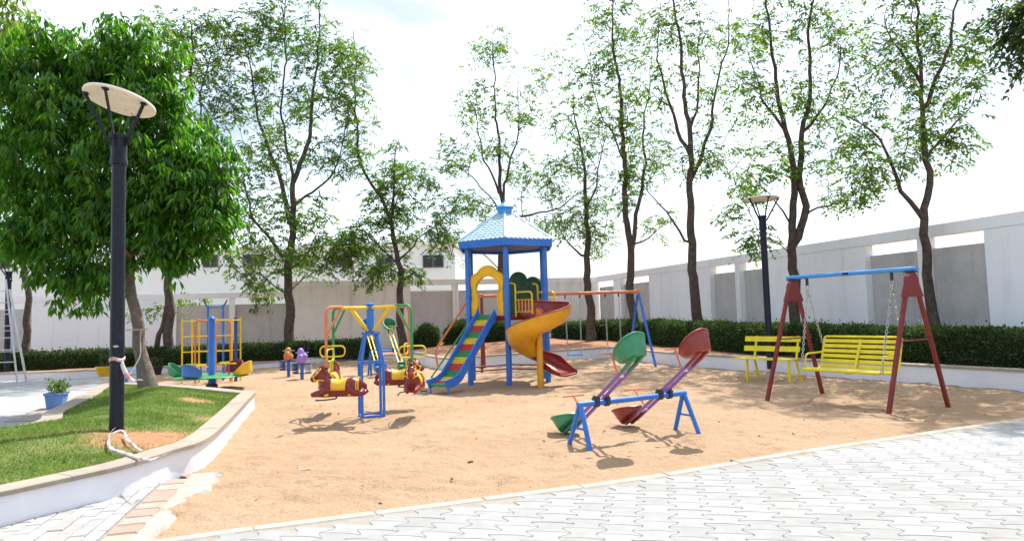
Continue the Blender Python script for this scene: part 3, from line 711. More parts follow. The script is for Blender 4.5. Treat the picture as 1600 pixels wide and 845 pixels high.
def hedge(name, label, path, width, zt, cat='hedge', dens=900, wob=.05, group=None, lf=.055):
    """clipped hedge along path [(x,y,zbase,ztop)]"""
    P = [Vector(p[:3]) for p in path]; root = thing(name, label, cat, P[len(P) // 2], 0, group); n = len(P)
    T = []; 
    for i in range(n):
        t = P[min(i + 1, n - 1)] - P[max(i - 1, 0)]; t.z = 0; T.append(t.normalized())
    sec = [(-.5, 0), (-.52, .5), (-.46, .9), (-.3, 1), (.3, 1), (.46, .9), (.52, .5), (.5, 0)]
    V = []; Fs = []
    for i in range(n):
        s = Vector((-T[i].y, T[i].x, 0)); hgt = path[i][3] - path[i][2]
        for a, b in sec:
            w_ = wob * (float(vnoise(i * .8, a * 5 + b * 3, 40)) - .5) * 2; e_ = .72 if i in (0, n - 1) else 1
            q = P[i] + s * (a * width * e_ * .86 + w_) + Vector((0, 0, b * hgt * .93 * (e_ if b > .6 else 1) + w_ * b)); V.append(q)
    k = len(sec)
    for i in range(n - 1):
        for j in range(k - 1): Fs.append((i * k + j, i * k + j + 1, (i + 1) * k + j + 1, (i + 1) * k + j))
    Fs += [tuple(range(k)), tuple((n - 1) * k + j for j in range(k - 1, -1, -1))]
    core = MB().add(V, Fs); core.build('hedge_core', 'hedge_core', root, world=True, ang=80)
    VA = np.array([v[:] for v in V]); tri = []
    for f in Fs:
        for j in range(1, len(f) - 1): tri.append((f[0], f[j], f[j + 1]))
    tri = np.array(tri); A, B, C_ = VA[tri[:, 0]], VA[tri[:, 1]], VA[tri[:, 2]]; cr_ = np.cross(B - A, C_ - A); ar = np.linalg.norm(cr_, axis=1) / 2
    m = int(ar.sum() * dens); pick = RNG.choice(len(tri), m, p=ar / ar.sum()); u = RNG.random((m, 2)); fl = u.sum(1) > 1; u[fl] = 1 - u[fl]
    pt = A[pick] + (B - A)[pick] * u[:, :1] + (C_ - A)[pick] * u[:, 1:]
    nn = cr_[pick] / (2 * ar[pick][:, None] + 1e-9); ctr = np.array([v[:] for v in P]).mean(0)
    ax = VA.reshape(n, k, 3).mean(1); ax_i = np.argmin(((pt[:, None, :2] - ax[None, :, :2]) ** 2).sum(-1), 1); outv = pt - ax[ax_i]; sg = np.sign((nn * outv).sum(1)); nn *= sg[:, None]
    pt = pt + nn * (RNG.random(m) ** 1.6 * .09 - .02 + np.where((RNG.random(m) < .05) & (nn[:, 2] > .3), RNG.random(m) * .14, 0))[:, None]
    dv = nn * .7 + unit(m) * .8 + np.array([0, 0, .25]); dv /= np.linalg.norm(dv, axis=1)[:, None]
    Ln = RNG.uniform(.7, 1.4, m) * lf; Vl, Fl = leaf_arrays(pt, dv, unit(m), Ln, Ln * .55)
    Vl -= np.array(root.location[:])
    np_mesh('foliage', Vl, Fl, 'leaf_hedge', root, 3); return root
def bed_z(x, y):
    d_ = (V0[:, 0] - x) ** 2 + (V0[:, 1] - y) ** 2; return float(V0[np.argmin(d_), 2])
V0 = np.array(BED).reshape(-1, 3)
def hedge_path(pts, step=.45):
    """pts: (px, Y of the middle, height)"""
    c = [(dp(px, 480, Y), h) for px, Y, h in pts]; P = [Vector((p.x, p.y, 0)) for p, h in c]; hs = [h for p, h in c]; xs_ = [p.x for p in P]
    R_ = resample(catmull(P, 4), step); out = []
    o_ = np.argsort(xs_)
    for p in R_:
        zb = bed_z(p.x, p.y) - .05; out.append((p.x, p.y, zb, zb + float(np.interp(p.x, np.array(xs_)[o_], np.array(hs)[o_])) + .05 + .05 * (float(vnoise(p.x * 1.7, p.y * 1.7, 41)) - .5)))
    return out
hedge('clipped_hedge', 'long clipped green hedge behind the yellow bench and red swing frame', hedge_path([(1008, 23.6, .80), (1060, 21.4, .80), (1120, 19.4, .80), (1200, 17.3, .76), (1300, 15.4, .74), (1400, 13.9, .70), (1500, 12.85, .68), (1600, 12.0, .66), (1720, 11.2, .66)]), .62, 1, dens=1500)
hedge('clipped_hedge', 'dark hedge along the wall behind the chain swings', hedge_path([(862, 27.2, .66), (900, 27.0, .66), (950, 26.4, .72), (1000, 24.4, .78)]), .6, 1, dens=800, lf=.07)
hedge('clipped_hedge', 'low dark hedge behind the climbing frame and spring riders', hedge_path([(-70, 22.6, .62), (60, 23.0, .62), (200, 23.6, .62), (330, 24.2, .60), (430, 24.8, .60), (520, 25.2, .66), (590, 25.4, .70)]), .6, 1, dens=700, lf=.07)
hedge('clipped_hedge', 'short rounded hedge between the horse ride and the slide', hedge_path([(640, 25.6, .85), (662, 25.6, .92), (684, 25.6, .85)]), .7, 1, dens=900, wob=.1, lf=.07)
hedge('clipped_hedge', 'hedge seen under the tower platform behind the roller slide', hedge_path([(694, 25.8, .8), (730, 26, .9), (765, 26.2, .85), (800, 26.4, .7)]), .7, 1, dens=800, wob=.1, lf=.07)

# ================================================================ TREES
def tree(label, Y, stems, blobs, natt, leaf='leaf_thin', bark='bark', spray=6, per=8, ll=.1, seed=1, tip=.006, cat='tree', name='tree', yd=1.0, style='feather', droop=.35, spread=.22, zbase=None, group=None):
    """stems: list of ([(px,py,dY)...], r0, r1) in photograph pixels at distance Y; blobs: (px, py, rx, ry, weight[, dY]) volumes of twigs"""
    rng = np.random.default_rng(seed); rise = .15 if style == 'dense' else .75
    if style != 'dense': tip = max(tip, .0068 * Y / 15); spread *= .78; per += 2; ll *= 1.12; natt = int(natt * 1.1)
    N_ = []; par = []; rmin = []
    for si, (pp, r0, r1) in enumerate(stems):
        P = [dp(p[0], p[1], Y + (p[2] if len(p) > 2 else 0)) for p in pp]
        if si == 0 and zbase is not None: P[0].z = zbase
        P = resample(catmull(P, 5), .28); m = len(P); ph = rng.uniform(0, 6, 4); wb = .045 if si == 0 else .06
        P = [p + Vector((wb * math.sin(i * .55 + ph[0]) + wb * .5 * math.sin(i * 1.3 + ph[1]) - wb * math.sin(ph[0]) - wb * .5 * math.sin(ph[1]), wb * math.sin(i * .6 + ph[2]) - wb * math.sin(ph[2]), 0)) for i, p in enumerate(P)]
        P = [p + Vector(rng.normal(0, .018, 3)) * (0 if i == 0 else 1) for i, p in enumerate(P)]
        if N_:
            d = ((np.array(N_) - np.array(P[0][:])) ** 2).sum(1); start = int(np.argmin(d))
        else: start = -1
        prev = start
        for i, p in enumerate(P):
            if i == 0 and start >= 0: continue
            N_.append(list(p)); par.append(prev); t = i / (m - 1)
            flare = 1 + .45 * max(0, 1 - i * .28 / .45) if si == 0 else 1
            rmin.append((r0 * (1 - t) ** 1.25 * .76 + r1 * .55 * t) * flare); prev = len(N_) - 1
    nstem = len(N_)
    # twig targets in the blobs
    wsum = sum(b[4] for b in blobs); T = []
    for b in blobs:
        c = dp(b[0], b[1], Y + (b[5] if len(b) > 5 else 0)); rx = b[2] / F * Y; ry = b[3] / F * Y; k = max(3, int(round(natt * b[4] / wsum)))
        q = rng.normal(size=(k, 3)); q /= np.linalg.norm(q, axis=1)[:, None]; q *= rng.random(k)[:, None] ** .45
        T.append(np.array(c[:]) + q * np.array([rx, max(rx, ry) * .85 * yd, ry]))
    T = np.concatenate(T); NA = np.array(N_); 
    d0 = np.sqrt(((T[:, None] - NA[None]) ** 2).sum(-1)).min(1); T = T[np.argsort(d0)]
    NL = list(map(np.array, N_)); ends = []
    arr = np.zeros((len(NL) + len(T) * 9, 3)); arr[:len(NL)] = NA; cnt = len(NL)
    low = np.array(stems[0][0][0][:2]); zlow = NA[0][2] + (2.0 if style != 'dense' else 1.0)
    for t in T:
        D_ = arr[:cnt] - t; dist = np.sqrt((D_ ** 2).sum(1)); pen = dist + np.clip(arr[:cnt, 2] - t[2] + rise * np.sqrt((D_[:, :2] ** 2).sum(1)), 0, None) * 1.3 + np.clip(zlow - arr[:cnt, 2], 0, None) * 1.5
        j = int(np.argmin(pen)); a = arr[j]; L = dist[j]; k = int(min(8, max(2, round(L / .3))))
        mid = (a + t) / 2 + rng.normal(0, .07 * L, 3) + np.array([0, 0, .10 * L]); prev = j
        for i in range(1, k + 1):
            s = i / k; p = a * (1 - s) ** 2 + mid * 2 * s * (1 - s) + t * s * s + (rng.normal(0, .02, 3) if i < k else 0)
            arr[cnt] = p; par.append(prev); rmin.append(tip * (1.2 - .5 * s)); prev = cnt; cnt += 1
        ends.append((prev, (t - a) / (L + 1e-6)))
    arr = arr[:cnt]; n = cnt; R_ = np.zeros(n); ch = [[] for _ in range(n)]
    for i, p in enumerate(par):
        if p >= 0: ch[p].append(i)
    acc = np.zeros(n)
    for i in range(n - 1, -1, -1):
        acc[i] = max(acc[i], tip ** 2.3); R_[i] = max(rmin[i], (.8 if i >= nstem else .7) * acc[i] ** (1 / 2.3))
        if par[i] >= 0: acc[par[i]] += acc[i]
    for i in range(n):
        if par[i] >= 0: R_[i] = min(R_[i], R_[par[i]] * .97)
    root = thing(name, label, cat, Vector(arr[0]), 0, group); off = np.array(root.location[:])
    mb = MB(); stack = [0]
    while stack:
        s = stack.pop(); chain = [s] if par[s] < 0 else [par[s], s]
        cur = s
        while ch[cur]:
            c = sorted(ch[cur], key=lambda q: -R_[q]); 
            for q in c[1:]: stack.append(q)
            cur = c[0]; chain.append(cur)
        rr = [R_[q] for q in chain]
        if par[s] >= 0: rr[0] = min(rr[0], R_[s] * 1.15)
        mb.tube([arr[q] - off for q in chain], rr, 9 if max(rr) > .06 else (6 if max(rr) > .02 else 4), caps=False)
    me = bpy.data.meshes.new('trunk'); me.from_pydata([tuple(v) for v in mb.v], [], mb.f); me.polygons.foreach_set('use_smooth', [True] * len(mb.f)); me.materials.append(MAT[bark])
    o = bpy.data.objects.new('trunk', me); COL.objects.link(o); o.parent = root
    # leaves
    C_, D_, N2, L_, W_ = [], [], [], [], []
    E = np.array([arr[e] for e, _ in ends]); ED = np.array([d for _, d in ends])
    if style == 'feather':
        m = len(E); k = spray
        base = np.repeat(E, k, 0) + rng.normal(0, spread, (m * k, 3)) * np.array([1, 1, .75])
        ax = np.repeat(ED, k, 0) * .5 + unit(m * k, rng) * np.array([1, 1, .45]) + np.array([0, 0, -droop]); ax /= np.linalg.norm(ax, axis=1)[:, None]
        sl = rng.uniform(.2, .38, m * k); side = np.cross(ax, np.array([0, 0, 1.0])); side /= np.linalg.norm(side, axis=1)[:, None] + 1e-9
        for i in range(per):
            t = (i // 2 + 1) / (per / 2); sg = 1 if i % 2 else -1
            p = base + ax * (sl * t)[:, None] + np.array([0, 0, -1.0]) * (.10 * t * t * sl / .3)[:, None]
            dv = ax * .55 + side * sg * .85 + np.array([0, 0, -.35]) + rng.normal(0, .22, p.shape); dv /= np.linalg.norm(dv, axis=1)[:, None]
            kp = rng.random(len(p)) < (.9 if Y > 24.5 and Y < 26 else .72); ln = rng.uniform(.7, 1.25, len(p)) * ll
            C_.append(p[kp]); D_.append(dv[kp]); nn = np.array([0, 0, 1.0]) + rng.normal(0, .5, p.shape); N2.append(nn[kp]); L_.append(ln[kp]); W_.append(ln[kp] * .42)
    else:
        k = spray; m = len(E); base = np.repeat(E, k, 0) + rng.normal(0, spread, (m * k, 3))
        a = rng.uniform(0, 2 * PI, (m * k, per)); 
        for i in range(per):
            hx = np.stack([np.cos(a[:, i]), np.sin(a[:, i]), 0 * a[:, i]], -1); dv = hx * rng.uniform(.25, .8, (m * k, 1)) + np.array([0, 0, -1.0]) * rng.uniform(.35, 1.1, (m * k, 1)) + rng.normal(0, .12, hx.shape)
            dv /= np.linalg.norm(dv, axis=1)[:, None]; p = base + hx * .05 + rng.normal(0, .035, hx.shape)
            ln = rng.uniform(.65, 1.2, m * k) * ll; C_.append(p); D_.append(dv); N2.append(hx + np.array([0, 0, .6]) + rng.normal(0, .3, hx.shape)); L_.append(ln); W_.append(ln * .31)
    Vl, Fl = leaf_arrays(np.concatenate(C_), np.concatenate(D_), np.concatenate(N2), np.concatenate(L_), np.concatenate(W_), .2)
    np_mesh('crown', Vl - off, Fl, leaf, root, 3)
    return root

# the broad glossy tree on the lawn
tb = gp(232, 604, .40)
tree('broad dense glossy-leaved tree growing on the lawn beside the near lamp post', tb.y, [([(232, 606), (222, 560), (212, 500), (206, 450), (209, 405), (205, 350), (195, 270), (185, 180)], .165, .09),
      ([(209, 420), (180, 360), (130, 310), (80, 270)], .09, .03), ([(207, 400), (250, 340), (300, 290)], .08, .03), ([(205, 350), (215, 250, .6), (240, 150, .8)], .06, .02), ([(206, 400), (190, 380, -1), (170, 350, -1.6)], .06, .02)],
     [(120, 110, 130, 85, 3), (205, 90, 70, 75, 1.3), (225, 150, 60, 75, 1.3), (60, 180, 95, 110, 2.2), (180, 230, 130, 120, 3.2), (290, 270, 75, 85, 1.9), (80, 325, 95, 85, 2.2), (200, 340, 110, 75, 1.8), (305, 325, 65, 75, 1.5), (130, 420, 80, 60, 1.3), (285, 400, 45, 35, .45), (40, 365, 35, 45, .4), (-30, 220, 55, 105, 1.1), (20, 90, 60, 60, .8)],
     640, 'leaf_dense', 'bark_light', spray=7, per=9, ll=.2, seed=3, style='dense', spread=.135, yd=.9, zbase=float(lawn_h(tb.x, tb.y)) - .05, name='shade_tree')
G = 'feathery trees along the boundary wall'
def zb(px, Y): p = dp(px, 480, Y); return bed_z(p.x, p.y) - .1
tree('dark-trunked tree just behind the dense lawn tree, beside the low wall', 24.0, [([(258, 570), (260, 500), (262, 440), (255, 360), (270, 260), (290, 150), (300, 40)], .24, .05), ([(240, 570), (248, 520), (259, 465)], .15, .13), ([(262, 330), (310, 200), (330, 90)], .08, .03)],
     [(300, 90, 60, 70, 2), (260, 60, 50, 60, 1.2), (340, 150, 35, 60, 1), (330, 40, 50, 45, 1), (300, 200, 60, 60, 1), (300, 330, 50, 60, .6), (240, 480, 40, 25, .25)], 200, seed=5, zbase=zb(258, 24), group=G, ll=.12)
tree('slim dark trunk near the ladder at the far left wall', 23.0, [([(47, 590), (45, 520), (42, 450), (38, 380), (30, 250), (25, 120)], .17, .05)], [(20, 60, 40, 60, 1), (30, 250, 40, 60, .6), (20, 370, 25, 40, .3)], 60, seed=6, zbase=zb(47, 23), group=G, ll=.12)
tree('tall bushy tree rising behind the spring riders', 25.0, [([(453, 560), (450, 500), (448, 430), (454, 348), (458, 283), (480, 212), (490, 120), (500, 20)], .27, .04), ([(454, 350), (440, 300), (425, 261), (414, 218), (392, 163), (390, 109), (376, 40)], .13, .03), ([(447, 405), (425, 375), (409, 354), (390, 310), (375, 250)], .10, .03),
      ([(458, 283), (440, 210), (440, 120), (445, 20)], .08, .03), ([(456, 320), (500, 290), (530, 250), (545, 160)], .07, .02)],
     [(430, 30, 80, 50, 1.7), (380, 80, 55, 60, 1.2), (500, 60, 55, 60, 1.2), (410, 160, 70, 60, 1.4), (500, 150, 65, 60, 1.3), (440, 245, 85, 50, 1.5), (545, 110, 35, 60, .8), (530, 230, 45, 50, .8), (385, 310, 45, 55, 1), (450, 330, 80, 45, 1.5), (440, 400, 85, 45, 2), (520, 390, 60, 45, 1.5), (400, 430, 35, 25, .4), (440, -60, 110, 60, 2), (450, -150, 80, 50, 1)],
     430, seed=7, zbase=zb(453, 25), group=G, ll=.125, spray=7, spread=.26)
tree('leaning forked tree left of the slide tower with low leafy crown', 25.8, [([(630, 520), (628, 470), (624, 406), (613, 332), (618, 267), (625, 220)], .25, .03), ([(624, 406), (612, 355), (602, 327), (575, 275), (561, 245), (556, 207), (556, 109), (550, 50)], .12, .025), ([(624, 410), (648, 381), (681, 357), (705, 345)], .06, .02), ([(624, 420), (590, 380), (570, 350)], .07, .02)],
     [(620, 265, 50, 45, 1.4), (590, 330, 45, 45, 1.2), (560, 385, 45, 40, 1.4), (630, 360, 45, 50, 1), (690, 355, 28, 35, .6), (640, 430, 25, 20, .3), (550, 110, 32, 60, .8), (560, 200, 40, 55, .8), (590, 420, 45, 25, .8), (665, 300, 30, 30, .4)], 230, seed=8, zbase=zb(628, 25.8), group=G, ll=.125)
tree('thin tree standing straight behind the slide tower roof', 27.0, [([(784, 520), (783, 430), (786, 340), (785, 313), (779, 256), (776, 200), (772, 130), (768, 60)], .21, .03), ([(785, 320), (800, 260), (812, 200), (815, 120)], .08, .02), ([(783, 310), (762, 250), (745, 190), (735, 130)], .07, .02), ([(783, 345), (830, 335), (875, 325), (910, 297), (935, 280)], .07, .03), ([(784, 330), (750, 290), (710, 260)], .05, .02)],
     [(770, 80, 45, 40, .8), (745, 165, 42, 42, 1), (800, 175, 40, 45, .9), (725, 235, 45, 38, 1.1), (790, 245, 45, 40, .9), (850, 285, 45, 40, .7), (710, 320, 45, 30, .7), (700, 370, 25, 30, .4), (840, 345, 40, 22, .4), (755, 330, 40, 30, .5)], 165, seed=9, zbase=zb(784, 27), group=G, ll=.125)
tree('small leafy tree right of the tower behind the chain swings', 26.2, [([(924, 535), (921, 470), (918, 400), (917, 340), (915, 280), (905, 220), (895, 140)], .25, .03), ([(919, 405), (902, 390), (885, 370), (870, 350)], .08, .02), ([(917, 330), (940, 260), (950, 190)], .06, .02)],
     [(915, 335, 45, 38, 1.3), (935, 370, 25, 25, .5), (885, 350, 30, 28, .6), (900, 255, 48, 42, 1.1), (925, 200, 40, 45, .9), (880, 180, 35, 40, .6), (865, 110, 35, 40, .5), (860, 290, 25, 30, .3)], 140, seed=10, zbase=zb(922, 26.2), group=G, ll=.12)
tree('tall twin-stemmed tree behind the orange swing crossbar', 25.0, [([(992, 530), (989, 470), (986, 400), (981, 330), (977, 270), (974, 180), (962, 80), (955, -30)], .24, .04), ([(987, 392), (998, 330), (1006, 260), (1008, 180), (1020, 90)], .12, .03), ([(992, 385), (1018, 368), (1040, 350)], .06, .02), ([(977, 260), (950, 200), (925, 130), (910, 60)], .05, .02)],
     [(945, 40, 55, 55, 1), (985, 90, 45, 60, 1), (930, 130, 45, 50, .9), (965, 190, 50, 55, 1), (1000, 250, 45, 50, .8), (970, 300, 45, 40, .7), (1030, 350, 30, 25, .3), (960, -60, 80, 55, 1)], 160, seed=11, zbase=zb(990, 25), group=G, ll=.12)
tree('tall straight tree with side limb behind the red seesaw seat', 21.2, [([(1094, 535), (1089, 470), (1081, 400), (1080, 330), (1080, 260), (1075, 180), (1065, 90), (1050, -30)], .24, .05), ([(1079, 240), (1050, 190), (1035, 130), (1022, 40)], .09, .03), ([(1081, 280), (1100, 210), (1120, 130), (1135, 20)], .09, .03), ([(1076, 385), (1045, 345), (1022, 310), (995, 280)], .06, .02), ([(1078, 200), (1090, 120), (1090, 20)], .06, .02)],
     [(1040, 40, 50, 55, 1), (1090, 60, 45, 60, 1), (1140, 60, 45, 60, .9), (1035, 150, 45, 50, .9), (1120, 160, 50, 50, .9), (1080, 250, 50, 45, .7), (1140, 245, 45, 35, .7), (1160, 290, 30, 30, .4), (1020, 240, 35, 40, .5), (1080, -60, 90, 55, 2), (1070, -160, 80, 60, 1.5)], 195, seed=12, zbase=zb(1092, 21.2), group=G, ll=.115)
tree('thick forked tree beside the far lamp post behind the bench', 17.2, [([(1238, 530), (1237, 470), (1237, 390), (1236, 350), (1237, 300), (1232, 230), (1215, 150), (1200, 60), (1195, -40)], .20, .04), ([(1240, 388), (1250, 345), (1251, 300), (1254, 220), (1263, 130), (1266, 40), (1270, -50)], .14, .04), ([(1250, 340), (1280, 326), (1310, 318), (1350, 315)], .05, .02), ([(1234, 345), (1215, 310), (1195, 290)], .04, .015), ([(1255, 210), (1290, 150), (1310, 70)], .06, .02), ([(1230, 210), (1190, 150), (1165, 80)], .06, .02)],
     [(1190, 50, 55, 60, 1), (1270, 40, 55, 60, 1), (1320, 70, 40, 55, .7), (1175, 150, 55, 50, 1), (1240, 150, 50, 50, .9), (1300, 170, 50, 45, .9), (1230, 250, 60, 40, 1), (1170, 270, 40, 40, .6), (1160, 345, 28, 45, .7, -.6), (1190, 375, 18, 25, .35, -.6), (1310, 305, 50, 22, .5), (1320, 245, 45, 35, .6), (1240, -70, 110, 60, 2.4), (1240, -180, 100, 60, 2), (1300, -260, 80, 50, 1)], 270, seed=13, zbase=zb(1238, 17.2), group=G, ll=.105, spread=.2)
tree('large dark-trunked tree with low left limb behind the red swing frame', 14.4, [([(1458, 540), (1453, 470), (1448, 400), (1445, 345), (1452, 290), (1443, 220), (1441, 150), (1435, 60), (1425, -40)], .165, .045), ([(1446, 345), (1425, 320), (1405, 300), (1392, 262), (1378, 215), (1345, 190), (1315, 178)], .08, .02), ([(1444, 180), (1465, 110), (1490, 40), (1505, -40)], .07, .03), ([(1443, 250), (1480, 200), (1520, 165)], .05, .015), ([(1441, 130), (1405, 80), (1370, 30)], .06, .02), ([(1405, 300), (1408, 250), (1408, 190)], .025, .01)],
     [(1395, 40, 50, 55, 1), (1460, 50, 50, 50, 1), (1515, 60, 45, 50, .8), (1360, 110, 50, 45, .8), (1430, 130, 50, 45, .8), (1490, 140, 50, 40, .9), (1350, 200, 50, 35, .8), (1370, 260, 50, 35, 1), (1480, 205, 50, 30, .8), (1440, 215, 40, 40, .6), (1500, 235, 25, 20, .25), (1345, 300, 30, 18, .3), (1440, -70, 120, 60, 2.6), (1430, -190, 120, 65, 2.6), (1470, -300, 90, 60, 1.6), (1560, -40, 60, 60, 1)], 290, seed=14, zbase=zb(1456, 14.4), group=G, ll=.10, spread=.19)
# trees whose trunks stand outside the picture
tree('dark leafy branch entering at the upper right corner', 10.6, [([(1790, 620), (1780, 450), (1760, 250), (1730, 100), (1690, 10), (1640, -40)], .16, .03)], [(1592, 35, 25, 35, 1.0), (1592, 85, 14, 18, .4), (1625, 20, 40, 45, 1.2), (1690, 40, 40, 50, .6)], 46, leaf='leaf_hedge', seed=15, ll=.11, style='feather', spread=.16, name='tree')
tree('pale drooping leaves hanging in at the upper left corner', 6.0, [([(-260, 700), (-230, 400), (-170, 120), (-80, -40), (0, -30)], .1, .015)], [(8, 18, 22, 28, 1), (-40, 10, 40, 40, 1.6), (-120, 60, 60, 60, 2)], 26, leaf='leaf_pale', seed=16, ll=.10, style='dense', spread=.07, spray=3, per=6, name='tree')
for k_, (px, py, rr, lb) in enumerate(((300, 462, 30, 'bright green shrub top showing over the low wall by the climbing frame'), (420, 448, 22, 'dark green leaves poking over the wall beside the bushy tree'))):
    tree(lb, 29.5 if k_ == 0 else 28.5, [([(px, 560), (px, 500), (px + 3, 470)], .05, .02)], [(px, py + 6, rr, 14, 1), (px - 10, py + 26, rr, 18, 1)], 26, leaf='leaf_pale' if k_ == 0 else 'leaf_thin', seed=20 + k_, ll=.26, style='dense', spray=2, per=6, spread=.15, name='shrub', cat='shrub', zbase=0)

# ================================================================ LAMPS
def lamp(label, loc, collar_z, r, disc_r, tilt, tdir, group, rz=0.0, badge=False):
    """round reflector lamp: post, collar, struts, tilted disc; loc = foot, collar_z above the foot"""
    t = thing('street_lamp', label, 'street lamp', loc, rz, group); h = collar_z
    MB().lathe([(r * 1.05, -.15), (r * 1.05, 0), (r, .02), (r * .97, h - .32)], n=24).build('post', 'post', t)
    MB().lathe([(r * 1.05, h - .34), (r * 1.22, h - .33), (r * 1.22, h - .27), (r * 1.12, h - .26), (r * 1.12, h - .05), (r * 1.3, h - .045), (r * 1.3, h - .005), (r * 1.1, h)], n=24).build('collar', 'post', t)
    R = Matrix.Rotation(tdir, 3, 'Y') @ Matrix.Rotation(tilt, 3, 'X'); c = Vector((0, 0, h + .38))
    MB().lathe([(disc_r * .05, .0), (disc_r * .96, 0), (disc_r, .012), (disc_r * .99, .03), (disc_r * .6, .055), (.02, .065)], c=c, n=48, R=R).build('reflector_disc', 'lamp_disc', t)
    for a in (rad(-85), rad(-15), rad(205), rad(90)):
        p0 = Vector((math.cos(a) * r * 1.15, math.sin(a) * r * 1.15, h - .12)); p1 = c + R @ Vector((math.cos(a) * disc_r * .9, math.sin(a) * disc_r * .9, -.01))
        s_ = MB().bar(p0, p1, .018, .035).build('strut', 'post', t, smooth=False); MB().box(p1 + Vector((0, 0, -.004)), (.06, .04, .02), rot=R).build('clamp', 'post', s_, smooth=False)
    return t
lb = gp(182, 676, .40); lz = float(lawn_h(lb.x, lb.y)); lb = gp(182, 676, lz)
colz = dp(189, 212, lb.y).z - lz
LAMPG = 'round reflector lamps'
near_lamp = lamp('tall dark post lamp with cream round disc standing on the lawn', lb, colz, .073, .375, rad(-11), rad(10), LAMPG)
bd_ = MB(); a0 = dp(181, 541, lb.y - .075); bd_.lathe([(.001, 0), (.03, 0), (.03, .004), (.001, .005)], c=(a0.x - lb.x, -.0735, a0.z - lz), n=20, R=Matrix.Rotation(rad(90), 3, 'X') @ Matrix.Diagonal((1, .42, 1)))
bdg = bd_.build('maker_badge', 'steel', near_lamp)
p = dp(1200, 500, 15.6); zc = dp(1193, 337, 15.6).z; zg = bed_z(p.x, p.y)
lamp('far lamp with slim dark post behind the yellow bench', (p.x, p.y, zg - .05), zc - zg + .05, .075, .40, rad(-2), rad(1), LAMPG)
p = dp(11, 560, 22.3); zc = dp(12, 424, 22.3).z; zg = bed_z(p.x, p.y)
lamp('lamp behind the aluminium ladder at the far left', (p.x, p.y, zg - .05), zc - zg + .05, .085, .40, rad(5), rad(0), LAMPG)

# warning tape wound round the near lamp and trailing on the grass
def tape_mat():
    m, t, b = new_mat('warning_tape'); uv = N(t, 'ShaderNodeAttribute'); uv.attribute_name = 'along'
    w = N(t, 'ShaderNodeMath', operation='FRACT'); t.links.new(math_(t, 'MULTIPLY', uv.outputs['Fac'], 4.6), w.inputs[0])
    msk = math_(t, 'GREATER_THAN', w.outputs[0], .62); nz_ = ramp(t, noise(t, 30, 4), [(.45, (1, 1, 1)), (.6, (.35, .35, .35))])
    t.links.new(mixc(t, math_(t, 'MULTIPLY', msk, nz_), (.62, .57, .56), (.55, .2, .22)), b.inputs['Base Color']); b.inputs['Roughness'].default_value = .4; return m
MAT['tape'] = tape_mat()
def tape(name, pts, w, label, upfn=None):
    P = resample(catmull(pts, 6), .02); n = len(P); V = []; al = []
    for i, q in enumerate(P):
        u = upfn(i / (n - 1)) if upfn else Vector((0, 0, 1)); u = u.normalized(); wv = w * (.7 + .5 * float(vnoise(i * .25, 1.5, 50)))
        V += [q - u * wv / 2, q + u * wv / 2]; al += [i * .02] * 2
    me = bpy.data.meshes.new(name); me.from_pydata([tuple(v) for v in V], [], [(2 * i, 2 * i + 2, 2 * i + 3, 2 * i + 1) for i in range(n - 1)])
    at = me.attributes.new('along', 'FLOAT', 'POINT'); at.data.foreach_set('value', al); me.materials.append(MAT['tape'])
    me.polygons.foreach_set('use_smooth', [True] * len(me.polygons))
    o = bpy.data.objects.new(name, me); COL.objects.link(o); md = o.modifiers.new('thick', 'SOLIDIFY'); md.thickness = .002
    return tag(o, label, 'warning tape', 'red and white warning tape')
zt_ = dp(182, 561, lb.y).z
ring = [lb + Vector((math.cos(a) * .079, math.sin(a) * .079, zt_ - lz + .012 * math.sin(3 * a))) for a in np.linspace(0, 2 * PI + .4, 26)]
tape('warning_tape', ring, .04, 'red and white tape wrapped round the near lamp post at knee height')
e1 = dp(190, 566, lb.y - .05); tape('warning_tape', [e1, e1 + Vector((.04, -.02, -.08)), e1 + Vector((.1, -.03, -.17)), e1 + Vector((.15, -.02, -.2)), e1 + Vector((.22, 0, -.19))], .05, 'loose tape end dangling from the post towards the tree rope', lambda t: Vector((.5, .3, .8 - t)))
def lw_(px, py, dz=.02):
    q = gp(px, py, .40); return Vector((q.x, q.y, float(lawn_h(q.x, q.y)) + dz))
tape('warning_tape', [lw_(178, 673, .06), lw_(170, 679, .05), lw_(172, 688, .05), lw_(190, 692, .045), lw_(212, 698, .04), lw_(232, 707, .035), lw_(242, 708, .03), lw_(250, 703, .03), lw_(258, 701, .035)], .042, 'crumpled red and white tape trailing across the grass to the kerb', lambda t: Vector((.25, .9, .55 + .5 * math.sin(t * 17))))
tape('warning_tape', [lw_(172, 678, .05), lw_(182, 677, .075), lw_(192, 674, .06), lw_(200, 679, .05), lw_(212, 684, .04), lw_(221, 686, .035)], .04, 'short red and white tape loop lying at the foot of the lamp post', lambda t: Vector((.2, .9, .5 + .5 * math.sin(t * 11))))
# rope tied round the dense tree
tr_ = dp(214, 515, tb.y - .02); rp = []
for a in np.linspace(0, 2 * PI, 18): rp.append(tr_ + Vector((math.cos(a) * .165, math.sin(a) * .165, 0)))
mb = MB(); mb.tube(rp, .014, 6, closed=True); mb.tube(catmull([tr_ + Vector((.13, -.11, 0)), tr_ + Vector((.14, -.14, -.25)), dp(219, 555, tb.y - .25), dp(209, 575, tb.y - .4), dp(203, 585, tb.y - .5)], 6), .012, 6)
tag(mb.build('rope', 'rope'), 'pale rope tied round the dense tree trunk and hanging down', 'rope')

